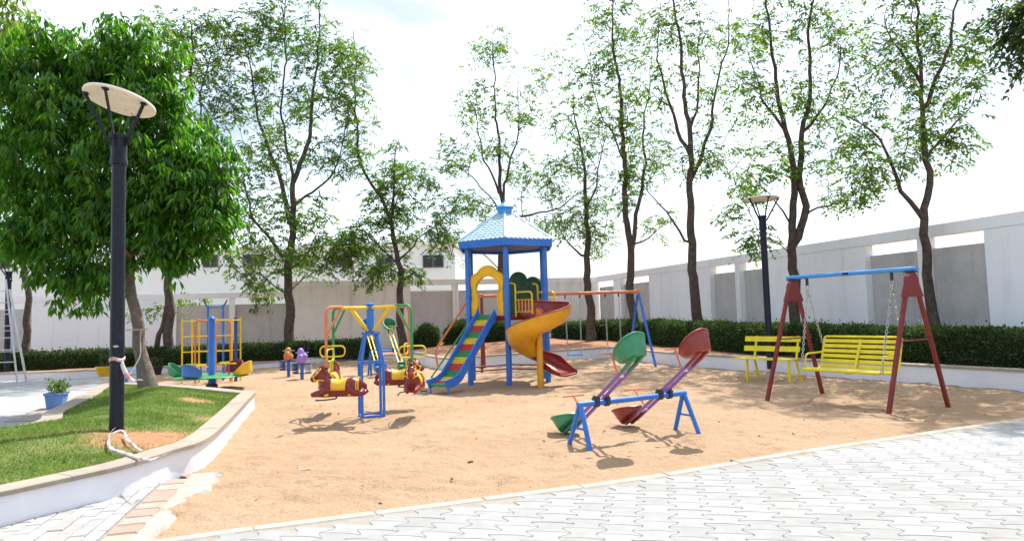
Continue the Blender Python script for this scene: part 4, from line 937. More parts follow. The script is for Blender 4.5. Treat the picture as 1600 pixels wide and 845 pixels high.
# ================================================================ SEESAWS
def seat_bowl(name, mat, parent, M4, R=.185, back=.27, front=.035, rim=True):
    mb = MB(); na, nr = 28, 9; V = []
    for i in range(nr + 1):
        q = i / nr
        for j in range(na):
            a = 2 * PI * j / na; c = (1 + math.cos(a)) / 2          # c = 1 at the outer end, where the back stands
            hgt = front + (back - front) * (c ** .85); w_ = max(0, (q - .4) / .6); r = R * (q / .4 * .80 if q <= .4 else .80 + .2 * w_ ** .6 + .03 * max(0, w_ - .85) / .15)
            z = 0 if q <= .4 else hgt * w_ ** 1.15
            V.append(M4 @ Vector((r * math.cos(a) * 1.05, r * math.sin(a) * .97, z)))
    Fs = [((i) * na + j, i * na + (j + 1) % na, (i + 1) * na + (j + 1) % na, (i + 1) * na + j) for i in range(nr) for j in range(na)]
    mb.add(V, Fs); o = mb.build(name, mat, parent); md = o.modifiers.new('thick', 'SOLIDIFY'); md.thickness = .014; md.offset = 0
    rm = MB().tube([V[nr * na + j] for j in range(na)], .014, 6, closed=True); rm.build('rim', mat, o)
    return o
def seesaw(label, A, B, hA, seats, plank_mat, handle_mat, low_sign, tiltdeg, L=.74, fr=(.2, .8), frame='blue', name='seesaw'):
    """A, B: ground points under the two ends of the fulcrum bar; low_sign: +1 when the low ends lie on local +Y"""
    mid = (A + B) / 2; d = B - A; rz = math.atan2(d.y, d.x); t = thing(name, label, 'seesaw', (mid.x, mid.y, 0), rz); hl = d.length / 2
    MB().tube([(-hl - .03, 0, hA), (hl + .03, 0, hA)], .032, 14).build('fulcrum_bar', frame, t)
    for s in (-1, 1):
        fr_ = MB(); x = s * (hl)
        for q in (-1, 1): MB().tube([(x, q * .012, hA - .01), (x + s * .03, q * .215, -.04)], .028, 10).build('leg', frame, t)
        MB().tube([(x + s * .016, -.125, hA * .42), (x + s * .016, .125, hA * .42)], .014, 8).build('brace', frame, t)
    for k, f_ in enumerate(fr):
        x = -hl + 2 * hl * f_; th = rad(tiltdeg) * low_sign
        Mx = Matrix.Translation((x, 0, hA + .055)) @ Matrix.Rotation(-th, 4, 'X')
        pk = MB()
        for q in (-.052, .052): pk.bar(Mx @ Vector((q, -L, 0)), Mx @ Vector((q, L, 0)), .03, .03)
        plank = pk.build('plank', plank_mat, t, smooth=False)
        for yy in (-.5, .5): MB().bar(Mx @ Vector((-.05, yy * L * 1.25, .001)), Mx @ Vector((.05, yy * L * 1.25, .001)), .028, .02).build('cross_piece', 'p_white', plank, smooth=False)
        hg = MB(); 
        for q in (-.075, .075):
            hg.tube([Vector((x + q - .025, 0, hA)), Vector((x + q + .025, 0, hA))], .05, 14)
            hg.box((x + q, 0, hA + .045), (.045, .11, .03)); hg.tube([(x + q, -.05, hA + .07), (x + q, .05, hA + .07)], .012, 6)
        hg.build('bearing', 'grease', t)
        for s in (-1, 1):
            M4 = Mx @ Matrix.Translation((0, s * (L + .02), .045)) @ Matrix.Rotation(s * PI / 2, 4, 'Z') @ Matrix.Rotation(rad(6 if s == low_sign else 14), 4, 'Y')
            st = seat_bowl('seat', seats[k], t, M4, R=.182, back=.235)
            MB().box((0, 0, 0), (.01, .01, .01)); br = MB()
            for q in (-.05, .05): br.bar(Mx @ Vector((q, s * (L - .18), .0)), Mx @ Vector((q, s * (L + .12), .012)), .036, .034)
            br.build('seat_bracket', seats[k], st, smooth=False)
            hp = Mx @ Vector((0, s * (L - .32), .0)); ht = Mx @ Vector((0, s * (L - .26), .30))
            h_ = MB().tube([hp, ht], .013, 8).build('handle_post', handle_mat, t)
            MB().bar(ht + Vector((-.15, 0, 0)), ht + Vector((.15, 0, 0)), .03, .016).build('handle_bar', handle_mat, h_, smooth=False)
    return t
fa = [gp(896, 691), gp(922, 701)]; fb = [gp(1057, 667), gp(1085, 677)]
seesaw('double seesaw with purple planks, one green and one dark red pair of seats', (fa[0] + fa[1]) / 2, (fb[0] + fb[1]) / 2, .46, ('p_green', 'p_red'), 'purple', 'orange', 1, 35, L=.74, fr=(.19, .80))
ls = gp(585, 588); A = Vector((dp(578, 500, 18.6).x, 18.6, 0)); B = Vector((dp(622, 500, 18.9).x, 18.9, 0))
seesaw('small seesaw with yellow planks, blue and green seats, behind the horse ride', A, B, .62, ('p_blue', 'p_green'), 'yellow', 'yellow', -1, 33, L=.95, fr=(.1, .9))

# ================================================================ HORSE MERRY-GO-ROUND
hc = gp(581, 651); hc.z = 0
hm = thing('horse_roundabout', 'four-armed roundabout with maroon toy horses on a blue stand', 'roundabout', hc, rad(0))
Q = .165; ZK, ZP, ZT = .84, 1.27, 1.70
r45 = Matrix.Rotation(rad(20), 3, 'Z')
cs = [r45 @ Vector((sx * Q, sy * Q, 0)) for sx, sy in ((-1, -1), (1, -1), (1, 1), (-1, 1))]
for c in cs: MB().tube([c + Vector((0, 0, -.05)), c + Vector((0, 0, ZK)), c * .52 + Vector((0, 0, ZP))], .022, 8).build('leg', 'blue', hm)
for z in (.03, ZK):
    for i in range(4): MB().bar(cs[i] + Vector((0, 0, z)), cs[(i + 1) % 4] + Vector((0, 0, z)), .028, .028).build('brace', 'blue', hm, smooth=False)
MB().lathe([(.13, ZP - .01), (.15, ZP), (.15, ZP + .02), (.06, ZP + .025), (.055, ZT + .02), (.07, ZT + .03), (.07, ZT + .045), (.03, ZT + .06)], n=16).build('centre_post', 'blue', hm)
for a in range(10): MB().lathe([(.012, ZP + .018), (.012, ZP + .034)], c=(.125 * math.cos(a * PI / 5), .125 * math.sin(a * PI / 5), 0), n=6).build('bolt', 'grease', hm)
AR = .87; a0 = math.atan2(-.75, -.52)           # the near left arm
def make_horse():
    t = thing('toy_horse', 'x', 'toy horse', (0, 0, 0), 0, 'toy horses of the roundabout')
    b = MB()                                     # local +X is the way the horse heads, z = 0 the underside
    b.tube([(-.30, 0, .12), (-.27, 0, .15), (-.2, 0, .17), (-.1, 0, .145), (0, 0, .13), (.1, 0, .14), (.18, 0, .17), (.24, 0, .22)], [.04, .1, .122, .112, .105, .11, .115, .1], 14)
    b.tube([(.16, 0, .16), (.22, 0, .25), (.255, 0, .33), (.27, 0, .38)], [.11, .085, .065, .045], 12, sq=1)
    b.tube([(.24, 0, .375), (.30, 0, .345), (.36, 0, .285), (.395, 0, .25), (.41, 0, .235)], [.045, .062, .05, .046, .03], 12)
    for s in (-1, 1):
        b.tube([(.16, s * .06, .12), (.24, s * .07, .06), (.34, s * .06, .055), (.40, s * .05, .04)], [.075, .06, .045, .035], 8)
        b.tube([(-.16, s * .07, .12), (-.24, s * .08, .06), (-.34, s * .06, .05), (-.40, s * .05, .075)], [.08, .065, .045, .03], 8)
        b.tube([(.265, s * .032, .4), (.262, s * .038, .445)], [.022, .006], 6)
    b.box((0, 0, .055), (.52, .19, .09)); b.tube([(-.28, 0, .2), (-.36, 0, .16), (-.38, 0, .08)], [.045, .04, .02], 8)
    o = b.build('body', 'p_maroon', t); md = o.modifiers.new('skin', 'REMESH'); md.mode = 'VOXEL'; md.voxel_size = .014; md.use_smooth_shade = True
    sm = o.modifiers.new('soft', 'SMOOTH'); sm.factor = .6; sm.iterations = 6
    s_ = MB(); n1, n2 = 14, 10; V = []
    for i in range(n1 + 1):
        x = -.115 + .235 * i / n1; dz = .03 * ((i / n1 - .5) * 2) ** 2
        for j in range(n2 + 1):
            a = rad(-100 + 200 * j / n2); rr = .122 if abs(j - n2 / 2) < n2 / 2 else .116; V.append((x * (1 - .12 * abs(math.sin(a))), rr * math.sin(a), .125 + rr * math.cos(a) * 1.04 + dz * max(0, math.cos(a)) + .0))
    s_.add(V, [(i * (n2 + 1) + j, i * (n2 + 1) + j + 1, (i + 1) * (n2 + 1) + j + 1, (i + 1) * (n2 + 1) + j) for i in range(n1) for j in range(n2)]); so = s_.build('saddle', 'p_yellow', t); so.modifiers.new('thick', 'SOLIDIFY').thickness = .012
    br = MB(); br.tube(loop_pts([(.372, .05, .31), (.372, -.05, .31), (.345, -.055, .232), (.345, .055, .232)], .03, 3), .011, 6, closed=True)
    for s in (-1, 1): br.tube([(.372, s * .052, .3), (.31, s * .066, .345), (.262, s * .06, .405)], .010, 6); br.tube([(.262, s * .06, .405), (.262, 0, .425)], .01, 6); br.tube([(.35, s * .055, .25), (.28, s * .085, .26), (.2, s * .118, .25)], .009, 6)
    br.build('bridle', 'p_yellow', t)
    cp = MB()
    for off in (-.255, -.285): cp.tube([(off, .125 * math.sin(a), .158 + .122 * math.cos(a)) for a in np.linspace(-2.0, 2.0, 13)], .009, 5)
    cp.build('rump_strap', 'p_yellow', t)
    for s in (-1, 1):
        e_ = MB().ell((.318, s * .056, .358), (.017, .012, .017), 10, 7).build('eye', 'p_white', t); MB().ell((.322, s * .064, .358), (.008, .007, .009), 8, 6).build('pupil', 'p_black', e_)
    mn = MB(); mn.tube([(.29, 0, .425), (.255, 0, .44), (.21, 0, .38), (.165, 0, .30), (.13, 0, .265)], [.02, .03, .035, .032, .015], 8); mn.build('mane', 'p_maroon', t)
    for x in (-.17, .17):
        for s in (-1, 1):
            MB().box((x, s * .103, .045), (.06, .02, .035)).build('clamp', 'p_yellow', t, smooth=False)
    fr_ = MB(); fr_.tube(arc_pts([(.05, -.02, .02), (.0, -.2, .0), (.2, -.22, -.015), (.3, -.2, -.015)], .05), .010, 6); fr_.tube(arc_pts([(.05, .02, .02), (.0, .2, .0), (.2, .22, -.015), (.3, .2, -.015)], .05), .010, 6); fr_.build('foot_rest', 'p_black', t)
    hb = MB(); hb.tube(loop_pts([(.13, -.2, .69), (.13, .2, .69), (.13, .2, .52), (.13, -.2, .52)], .085, 6), .012, 7, closed=True); hb.tube([(.13, 0, .3), (.13, 0, .53)], .012, 6); hb.build('handle_loop', 'yellow', t)
    return t
horse0 = make_horse()
HL = ['toy horse nearest the camera, seen side-on heading left', 'toy horse facing the camera beside the roller slide', 'toy horse seen side-on heading right behind the blue stand', 'toy horse seen from behind at the left of the ride']
for i in range(4):
    a = a0 + i * PI / 2; dr = Vector((math.cos(a), math.sin(a), 0)); col = 'orange' if i % 2 == 0 else 'green'; tn = Vector((dr.y, -dr.x, 0))
    e_ = dr * AR
    arm = MB(); arm.tube(arc_pts([dr * .55 + Vector((0, 0, ZT)), e_ + Vector((0, 0, ZT)), e_ + Vector((0, 0, .66))], .12), .021, 8); ao = arm.build('arm', col, hm)
    MB().tube([e_ + Vector((0, 0, 1.28)), dr * .58 + Vector((0, 0, ZT - .02))], .017, 7).build('gusset', col, ao)
    MB().tube([dr * .05 + Vector((0, 0, ZT - .012)), dr * .60 + Vector((0, 0, ZT - .012))], .0225, 8).build('top_arm', 'yellow', hm)
    MB().tube([dr * .06 + Vector((0, 0, ZP + .06)), dr * .42 + Vector((0, 0, ZT - .02))], .024, 8).build('strut', 'yellow', hm)
    MB().lathe([(.03, 1.0), (.03, 1.03)], c=e_ + Vector((0, 0, -.2)), n=10).build('sleeve', 'grease', ao)
    h_ = horse0 if i == 0 else copy_tree(horse0)
    hd = math.atan2(tn.y, tn.x) + rad(36); hx = hc + e_ - Vector((math.cos(hd), math.sin(hd), 0)) * .19; h_.location = (hx.x, hx.y, .40); h_.rotation_euler = (0, 0, hd); h_['label'] = HL[i]

# ================================================================ SLIDE TOWER
TC = Vector((-.13, 15.62, 0)); tw = thing('slide_tower', 'blue hexagonal play tower with shingled roof, roller slide and spiral slide', 'play tower', TC, 0)
hexv = [Vector((math.cos(rad(-90 + 60 * k)), math.sin(rad(-90 + 60 * k)), 0)) for k in range(6)]      # 0 front, 1 right front, 2 right back, 3 back, 4 left back, 5 left front
RT = 1.0; ZPL, ZE = 1.47, 3.02
for k in range(6): MB().tube([hexv[k] * RT + Vector((0, 0, -.1)), hexv[k] * RT + Vector((0, 0, ZE + .1))], .062, 16).build('column', 'blue', tw)
mb = MB(); mb.prism([(v.x * .985, v.y * .985) for v in hexv], lambda a, b, c: (a, b, ZPL - .03 + c), .06); mb.build('platform', 'red', tw, smooth=False)
for k in range(6): MB().bar(hexv[k] * .93 + Vector((0, 0, ZPL - .02)), hexv[(k + 1) % 6] * .93 + Vector((0, 0, ZPL - .02)), .03, .11).build('platform_beam', 'red', tw, smooth=False)
RE, ZR, ZA = 1.21, 3.17, 3.86
band = MB()
for k in range(6):
    a, b = hexv[k] * RE, hexv[(k + 1) % 6] * RE; a2, b2 = a * .955, b * .955; z0, z1 = ZE, ZR
    band = MB(); band.add([(*a[:2], z0), (*b[:2], z0), (*b[:2], z1), (*a[:2], z1), (*a2[:2], z0), (*b2[:2], z0), (*b2[:2], z1), (*a2[:2], z1)], [(0, 1, 2, 3), (4, 7, 6, 5), (0, 4, 5, 1), (3, 2, 6, 7), (0, 3, 7, 4), (1, 5, 6, 2)]); band.build('fascia', 'blue', tw, smooth=False)
un = MB(); un.prism([(v.x * RE * .95, v.y * RE * .95) for v in hexv], lambda a, b, c: (a, b, ZE + .06 + c), .02); un.build('soffit', 'dark_blue', tw, smooth=False)
RC = .17
for k in range(6):                                # roof panels with scalloped shingles
    a, b = hexv[k], hexv[(k + 1) % 6]; e0_, e1_ = a * RE * .998 + Vector((0, 0, ZR)), b * RE * .998 + Vector((0, 0, ZR)); t0_, t1_ = a * RC + Vector((0, 0, ZA)), b * RC + Vector((0, 0, ZA))
    pn = MB(); pn.add([e0_, e1_, t1_, t0_], [(0, 1, 2, 3)]); po = pn.build('roof_panel', 'sky_blue', tw, smooth=False)
    nrm = (e1_ - e0_).cross(t0_ - e0_).normalized(); nrm = nrm if nrm.z > 0 else -nrm; sh = MB(); rows = 11
    for r_ in range(rows):
        v0, v1 = r_ / rows, min(1, (r_ + 1.35) / rows); l0, r0 = e0_.lerp(t0_, v0), e1_.lerp(t1_, v0); l1, r1 = e0_.lerp(t0_, v1), e1_.lerp(t1_, v1)
        wdt = (r0 - l0).length; nc = max(1, int(wdt / .115)); 
        for c_ in range(nc + 1):
            s0 = (c_ - (.5 if r_ % 2 else 0)) / nc; s1 = s0 + 1 / nc; s0, s1 = max(.01, s0 + .004), min(.99, s1 - .004)
            if s1 - s0 < .02: continue
            pts = []
            for q in range(6):
                f_ = q / 5; u = s0 + (s1 - s0) * f_; dip = .32 * math.sin(PI * f_); p = l0.lerp(r0, u); pt = l1.lerp(r1, u); pts.append(p.lerp(pt, .3 - dip) + nrm * .022)
            tp = [l1.lerp(r1, s1) + nrm * .006, l1.lerp(r1, s0) + nrm * .006]; top = pts + tp; low = [p - nrm * .02 for p in top]; m_ = len(top)
            sh.add(top + low, [tuple(range(m_))] + [(i, m_ + i, m_ + (i + 1) % m_, (i + 1) % m_) for i in range(m_)])
    tag(sh.build('shingles', 'shingle', po, smooth=False), kind='stuff')
    MB().tube([e0_ + Vector((0, 0, .015)), t0_ + Vector((0, 0, .015))], .032, 8).build('hip_ridge', 'shingle', tw)
cp = MB(); cp.lathe([(.19, ZA - .04), (.195, ZA + .12), (.235, ZA + .14), (.235, ZA + .17), (.05, ZA + .27), (.03, ZA + .31), (.005, ZA + .32)], n=6, R=Matrix.Rotation(rad(30), 3, 'Z')); cp.build('roof_cap', 'sky_blue', tw, smooth=False)
# arch panel on the left front side
def side_fn(i, j, r_=.93, zoff=0.0):
    a, b = hexv[i] * r_, hexv[j] * r_; m_ = (a + b) / 2; d_ = (b - a).normalized(); n_ = Vector((m_.x, m_.y, 0)).normalized()
    return lambda s, z, t: m_ + d_ * s + n_ * t + Vector((0, 0, z + zoff))
fn = side_fn(5, 0); zb_ = ZPL + .03
outer_ = [(.42, 0), (.42, .30), (.405, .36), (.405, .62), (.43, .68), (.43, .86), (.38, .93), (.27, .97), (.20, 1.05), (.10, 1.11), (0, 1.125)]
outer_ = outer_ + [(-x, z) for x, z in reversed(outer_[:-1])]
inner_ = [(.29, 0), (.29, .16), (.25, .2), (.25, .45), (.28, .5)] + [(.30 * math.cos(a), .58 + .30 * math.sin(a)) for a in np.linspace(-.2, PI + .2, 15)] + [(-.28, .5), (-.25, .45), (-.25, .2), (-.29, .16), (-.29, 0)]
# outer loop right->left, inner loop right->left: bridge them as strips
def strip_panel(outer, inner, fn, t, k=48):
    def rs(L):
        P = [Vector((x, z, 0)) for x, z in L]; return [(p.x, p.y) for p in resample(P, sum((b - a).length for a, b in zip(P, P[1:])) / k)]
    O, I = rs(outer), rs(inner); n = min(len(O), len(I)); mb = MB(); V = []
    for i in range(n): V += [fn(*O[i], 0), fn(*I[i], 0), fn(*I[i], t), fn(*O[i], t)]
    Fs = []
    for i in range(n - 1):
        for q in range(4): Fs.append((i * 4 + q, (i + 1) * 4 + q, (i + 1) * 4 + (q + 1) % 4, i * 4 + (q + 1) % 4))
    Fs += [(0, 1, 2, 3), ((n - 1) * 4 + 3, (n - 1) * 4 + 2, (n - 1) * 4 + 1, (n - 1) * 4)]
    return mb.add(V, Fs)
fz = side_fn(5, 0, .93, zb_)
ap = strip_panel(outer_, inner_, fz, .06).build('arch_panel', 'p_yellow', tw, ang=30)
gi = [(x * .94, z * .955 + .004) for x, z in outer_]; io = [(x * 1.12, z + (.0 if z < .5 else .03)) for x, z in inner_]
strip_panel([(x * .985, z * .985 + .004) for x, z in outer_], gi, lambda s, z, t: fz(s, z, .058 + t), .016).build('arch_moulding', 'p_yellow', ap)
strip_panel(io, [(x * 1.02, z) for x, z in inner_], lambda s, z, t: fz(s, z, .058 + t), .016).build('arch_moulding', 'p_yellow', ap)
# green cloud panel at the back right
fg = side_fn(2, 3, .95, zb_)
cl = [(-.44, 0), (-.44, .5)] + [(-.23 + .22 * math.cos(a), .72 + .20 * math.sin(a)) for a in np.linspace(PI * 1.12, .25, 12)] + [(.17 + .24 * math.cos(a), .84 + .22 * math.sin(a)) for a in np.linspace(PI * .92, -.2, 14)] + [(.44, .55), (.44, 0)]
gp_ = MB().prism(cl, fg, .05).build('cloud_panel', 'p_dgreen', tw, ang=30)
for cx_, cz_, rr_ in ((.17, .84, .15), (-.23, .72, .13), (0, .36, .2)): MB().tube([fg(cx_ + rr_ * math.cos(a), cz_ + rr_ * math.sin(a), -.004) for a in np.linspace(0, 2 * PI, 24, endpoint=False)], .012, 5, closed=True).build('relief_ring', 'p_dgreen', gp_)
# yellow guard rails flanking the spiral slide
def rail(a, b, h1, h2, nb, parent=tw):
    a = Vector(a); b = Vector(b); z = Vector((0, 0, 1)); d_ = (b - a).normalized()
    o = MB().tube(arc_pts([a - d_ * .13 + z * (h1 + .02), a + z * (h1 + .0), a], .07), .02, 8).build('guard_rail', 'yellow', parent)
    MB().tube(arc_pts([a + z * h2, b + z * h2, b + z * .05], .09), .02, 8).build('rail_hoop', 'yellow', o)
    for zz in (.10, h2 - .17): MB().tube([a + z * zz, b + z * zz], .012, 6).build('cross_rail', 'yellow', o)
    for i in range(nb): p_ = a.lerp(b, (i + 1) / (nb + 1)); MB().tube([p_ + z * .10, p_ + z * (h2 - .17)], .010, 6).build('baluster', 'yellow', o)
def tl(px, py, Y): return dp(px, py, Y) - TC
q1, q2 = tl(806, 489, 14.75), tl(832, 489, 14.5); q1.z = q2.z = ZPL; rail(q1, q2, .72, .53, 4)
q1, q2 = tl(841, 487, 15.35), tl(867, 487, 15.1); q1.z = q2.z = ZPL; rail(q1, q2, .72, .53, 3)
# low red bars round the back and ladder post
for z in (.2, .3):
    for i, j in ((2, 3), (3, 4)): MB().tube([hexv[i] * .98 + Vector((0, 0, z)), hexv[j] * .98 + Vector((0, 0, z))], .018, 8).build('tie_bar', 'red', tw)
# climbing ramp on the left
pt_ = hexv[4] * RT
def rl(px, py, Y): return dp(px, py, Y) - TC
MB().tube(arc_pts([pt_ + Vector((0, -.1, 2.0 )), rl(680, 547, 16.4), rl(684, 572, 16.3)], .08), .026, 8).build('climbing_handrail', 'orange', tw)
MB().tube([pt_ + Vector((0, -.05, 1.45)), gp(674, 588.5) - TC + Vector((0, -.2, -.03))], .022, 8).build('climbing_pole', 'green', tw)
# roller slide
na = rad(-120); nd = Vector((math.cos(na), math.sin(na), 0)); td = Vector((-nd.y, nd.x, 0)); s0_ = (hexv[5] + hexv[0]) / 2 * 1.0
prof = catmull([(0, 0, 1.5), (.12, 0, 1.43), (1.28, 0, .40), (1.5, 0, .25), (1.68, 0, .19), (1.92, 0, .175)], 8); prof = resample(prof, .05)
hw = .215
def sl(s, w, z): return s0_ + nd * s + td * w + Vector((0, 0, z))
for w in (-hw, hw):
    rr = MB(); V = []
    for p in prof:
        for dz, dw in ((-.05, -.014), (.10, -.014), (.10, .014), (-.05, .014)): V.append(sl(p.x + dz * .55, w + dw, p.z + dz))
    n_ = len(prof); rr.add(V, [(i * 4 + q, (i + 1) * 4 + q, (i + 1) * 4 + (q + 1) % 4, i * 4 + (q + 1) % 4) for i in range(n_ - 1) for q in range(4)] + [(0, 1, 2, 3), ((n_ - 1) * 4, (n_ - 1) * 4 + 1, (n_ - 1) * 4 + 2, (n_ - 1) * 4 + 3)]); so = rr.build('slide_side', 'blue', tw, ang=30)
    MB().tube([sl(p.x + .06, w, p.z + .105) for p in prof], .017, 7).build('side_edge', 'blue', so)
rpt = resample(prof, .062); cols = ['green'] * 3 + ['yellow'] * 3 + ['red'] * 3
me_ = {}
for c_ in ('green', 'yellow', 'red', 'p_white'):
    o_ = MB().tube([(-(hw - .018), 0, 0), (hw - .018, 0, 0)], .027, 10).build('roller', c_, None); me_[c_] = o_.data; bpy.data.objects.remove(o_)
MAT['roller_red'] = paint('roller_red', (.55, .04, .035), .4, .25)
me_['red'].materials[0] = MAT['roller_red']
for i, p in enumerate(rpt[1:-1]):
    q = sl(p.x, 0, p.z + .005); obj_from('roller', me_[cols[i % 9]], tw, q, math.atan2(td.y, td.x))
for w in (-hw, hw): MB().tube([sl(1.85, w, .15), sl(1.85, w, -.05)], .016, 8).build('slide_foot', 'blue', tw)
# spiral slide
SP = gp(845, 603.5) - TC; SP.z = 0
MB().tube([SP + Vector((0, 0, -.1)), SP + Vector((0, 0, 1.36))], .068, 16).build('spiral_post', 'p_amber', tw)
az = np.array([128, 100, 0, -90, -180, -270, -318]); zz_ = np.array([1.46, 1.44, 1.36, 1.12, .80, .48, .33])
def chute(a0_, a1_, lin, shell, parts, tail=False):
    A = np.linspace(a0_, a1_, int(abs(a1_ - a0_) / 6) + 1); secs_ = []
    for a in A:
        z = float(np.interp(-a, -az, zz_)); secs_.append((Vector((math.cos(rad(a)), math.sin(rad(a)), 0)), SP + Vector((0, 0, z)), 0))
    if tail:
        rd = secs_[-1][0]; tn_ = Vector((rd.y, -rd.x, 0)); z = secs_[-1][1].z
        for s in (.12, .24, .36, .46): secs_.append((rd, SP + tn_ * s + Vector((0, 0, max(.24, z - s * .28))), s / .46))
    pr = [(.085, .20), (.09, .06), (.13, .005), (.25, -.015), (.42, 0.0), (.55, .05), (.63, .15), (.665, .28), (.675, .36)]
    if tail: pr = [(.10, .16), (.105, .05), (.15, .005), (.27, -.01), (.42, 0), (.53, .04), (.59, .11), (.615, .2), (.62, .25)]
    for nm, mat, off in (('chute_lining', lin, 0.0), ('chute_shell', shell, .022)):
        mb = MB(); V = []; k = len(pr)
        for rd, c_, tl_ in secs_:
            lo = 1 - .75 * tl_
            for i, (r, h) in enumerate(pr):
                h2 = h * (1 if h < .03 else lo) ; rr = r
                if off: h2 -= off if .1 < r < .6 else off * .4; rr += off if r > .4 else (-off * .4 if r < .12 else 0)
                V.append(c_ + rd * rr + Vector((0, 0, h2)))
        m_ = len(secs_); mb.add(V, [(i * k + j, i * k + j + 1, (i + 1) * k + j + 1, (i + 1) * k + j) for i in range(m_ - 1) for j in range(k - 1)])
        o_ = mb.build(nm, mat, tw, ang=60)
        if nm == 'chute_lining':
            ed = [V[i * k + k - 1] for i in range(m_)]; MB().tube(ed, .022, 8).build('rim', lin, o_)
            ed = [V[i * k] for i in range(m_)]; MB().tube(ed, .016, 8).build('rim', lin, o_)
            if tail: MB().tube([V[(m_ - 1) * k + j] + Vector((0, 0, -.012)) for j in range(k)], .024, 8).build('end_lip', lin, o_)
chute(128, -228, 'p_slide_red', 'p_amber', tw)
chute(-222, -318, 'p_slide_red', 'p_slide_red', tw, True)

# ================================================================ CHAINS AND SWINGS
def link_mesh():
    mb = MB(); mb.tube(loop_pts([(-.011, 0, -.021), (.011, 0, -.021), (.011, 0, .021), (-.011, 0, .021)], .0109, 3), .0042, 5, closed=True); return mb.v, mb.f
LV, LF = link_mesh()
def chain(parent, a, b, world_=False, k=1.0):
    a = Vector(a); b = Vector(b); d_ = b - a; L = d_.length; n_ = max(2, int(L / (.035 * k))); d_.normalize(); x = d_.orthogonal().normalized(); y = d_.cross(x); mb = MB()
    for i in range(n_):
        c_ = a.lerp(b, (i + .5) / n_); u, v = (x, y) if i % 2 == 0 else (y, -x)
        mb.add([c_ + u * (p[0] * k) + v * (p[1] * k) + d_ * (p[2] * k) for p in LV], LF)
    return mb.build('chain', 'steel', parent)
sy = 18.9; xl_, xr_ = dp(752, 456, sy).x, dp(997, 455, sy).x; zb2 = 2.06
cs_ = thing('chain_swing_set', 'swing set with orange crossbar and blue legs behind the spiral slide', 'swing set', ((xl_ + xr_) / 2, sy, 0)); o0 = Vector(cs_.location)
MB().tube([(xl_ - o0.x, 0, zb2), (xr_ - o0.x, 0, zb2)], .045, 12).build('crossbar', 'orange', cs_)
for xx, m_, s in ((xl_, 'red', -1), (xr_, 'blue', 1)):
    MB().box((xx - o0.x, 0, zb2 - .01), (.11, .12, .17), ch=.02).build('end_bracket', 'orange', cs_, smooth=False)
    f1 = (gp(1025, 572) - o0) if s > 0 else Vector((xx - o0.x, -.75, 0)); f2 = Vector((f1.x - (.55 if s > 0 else 0), .8, 0))
    for f_ in (f1, f2): MB().tube([(xx - o0.x, .05 * (1 if f_.y > 0 else -1), zb2 - .05), (f_.x, f_.y, -.05)], .036, 10).build('leg', m_, cs_)
for (pa_, pb_, sp_, lb_) in ((884, 907, 552, 'small blue board swing on chains, the one nearer the spiral slide'), (947, 968, 549, 'small blue board swing on chains, the one nearer the blue legs')):
    xa, xb = dp(pa_, 500, sy).x, dp(pb_, 500, sy).x; zs_ = .36; xm = (xa + xb) / 2
    sw_ = thing('board_swing', lb_, 'swing', (xm, sy, 0), 0, 'board swings on chains')
    MB().box((0, -.12, zs_), (.44, .17, .04), ch=.01).build('seat', 'sky_blue', sw_, smooth=False)
    for s in (-1, 1):
        MB().tube([(s * (xb - xa) / 2, 0, zb2 - .03), (s * (xb - xa) / 2, -.01, zb2 - .13)], .022, 8).build('hanger', 'grease', sw_); chain(sw_, (s * (xb - xa) / 2, -.01, zb2 - .12), (s * .19, -.12, zs_ + .02), k=1.5)

# red frame with the yellow bench swing
n1, n2, f1, f2 = gp(1387, 647), gp(1482, 632), gp(1197, 626), gp(1286, 614)
an, af = dp(1423, 425, (n1.y + n2.y) / 2), dp(1238, 437, (f1.y + f2.y) / 2)
sf = thing('swing_frame', 'dark red A-frame swing stand with blue top bar', 'swing stand', (n1 + n2 + f1 + f2) / 4); o0 = Vector(sf.location)
zA = (an.z + af.z) / 2; an.z = af.z = zA
ax_ = (an - af); ax_.z = 0; ax_.normalize()
MB().tube([af - ax_ * .1 - o0 + Vector((0, 0, .04)), an + ax_ * .1 - o0 + Vector((0, 0, .04))], .034, 14).build('top_bar', 'sky_blue', sf)
MB().box((af + (an - af) * .5 + Vector((ax_.y, -ax_.x, 0)) * .022 + Vector((0, 0, .04)) - o0), (.03, .10, .04), rz=math.atan2(ax_.y, ax_.x) + PI / 2).build('maker_plate', 'black_metal', sf, smooth=False)
for ap_, ga, gb in ((an, n1, n2), (af, f1, f2)):
    cr_ = (gb - ga).normalized(); top_w = .07
    for g_, s in ((ga, -1), (gb, 1)):
        MB().bar(ap_ + cr_ * s * top_w - o0 + Vector((0, 0, -.06)), Vector((g_.x, g_.y, -.06)) - o0, .05, .05, up=ax_).build('leg', 'red', sf, smooth=False)
    # gusset cap with a rounded head
    zt2, zb3 = .0, -.36; P2_ = []
    half = lambda z: top_w + (z / -zA) * ((gb - ga).length / 2 - top_w) + .035
    L_ = [(half(zb3), zb3)] + [(.135 * math.cos(a), -.17 + .165 * math.sin(a)) for a in np.linspace(0, PI / 2, 9)]; L_ = L_ + [(-x, z) for x, z in reversed(L_[:-1])]
    MB().prism(L_, lambda a, b, c: ap_ - o0 + cr_ * a + Vector((0, 0, b)) + ax_ * (c - .032), .064).build('gusset_cap', 'red', sf, ang=30)
    hz_ = zA * .5; wv = half(hz_ - zA) - .03; MB().bar(ap_ - o0 - cr_ * wv + Vector((0, 0, hz_ - zA)), ap_ - o0 + cr_ * wv + Vector((0, 0, hz_ - zA)), .022, .03, up=ax_).build('crosspiece', 'red', sf, smooth=False)
    MB().box(ap_ - o0 + Vector((0, 0, -.004)), (.15, .12, .016), rz=math.atan2(ax_.y, ax_.x)).build('saddle_plate', 'grease', sf, smooth=False)
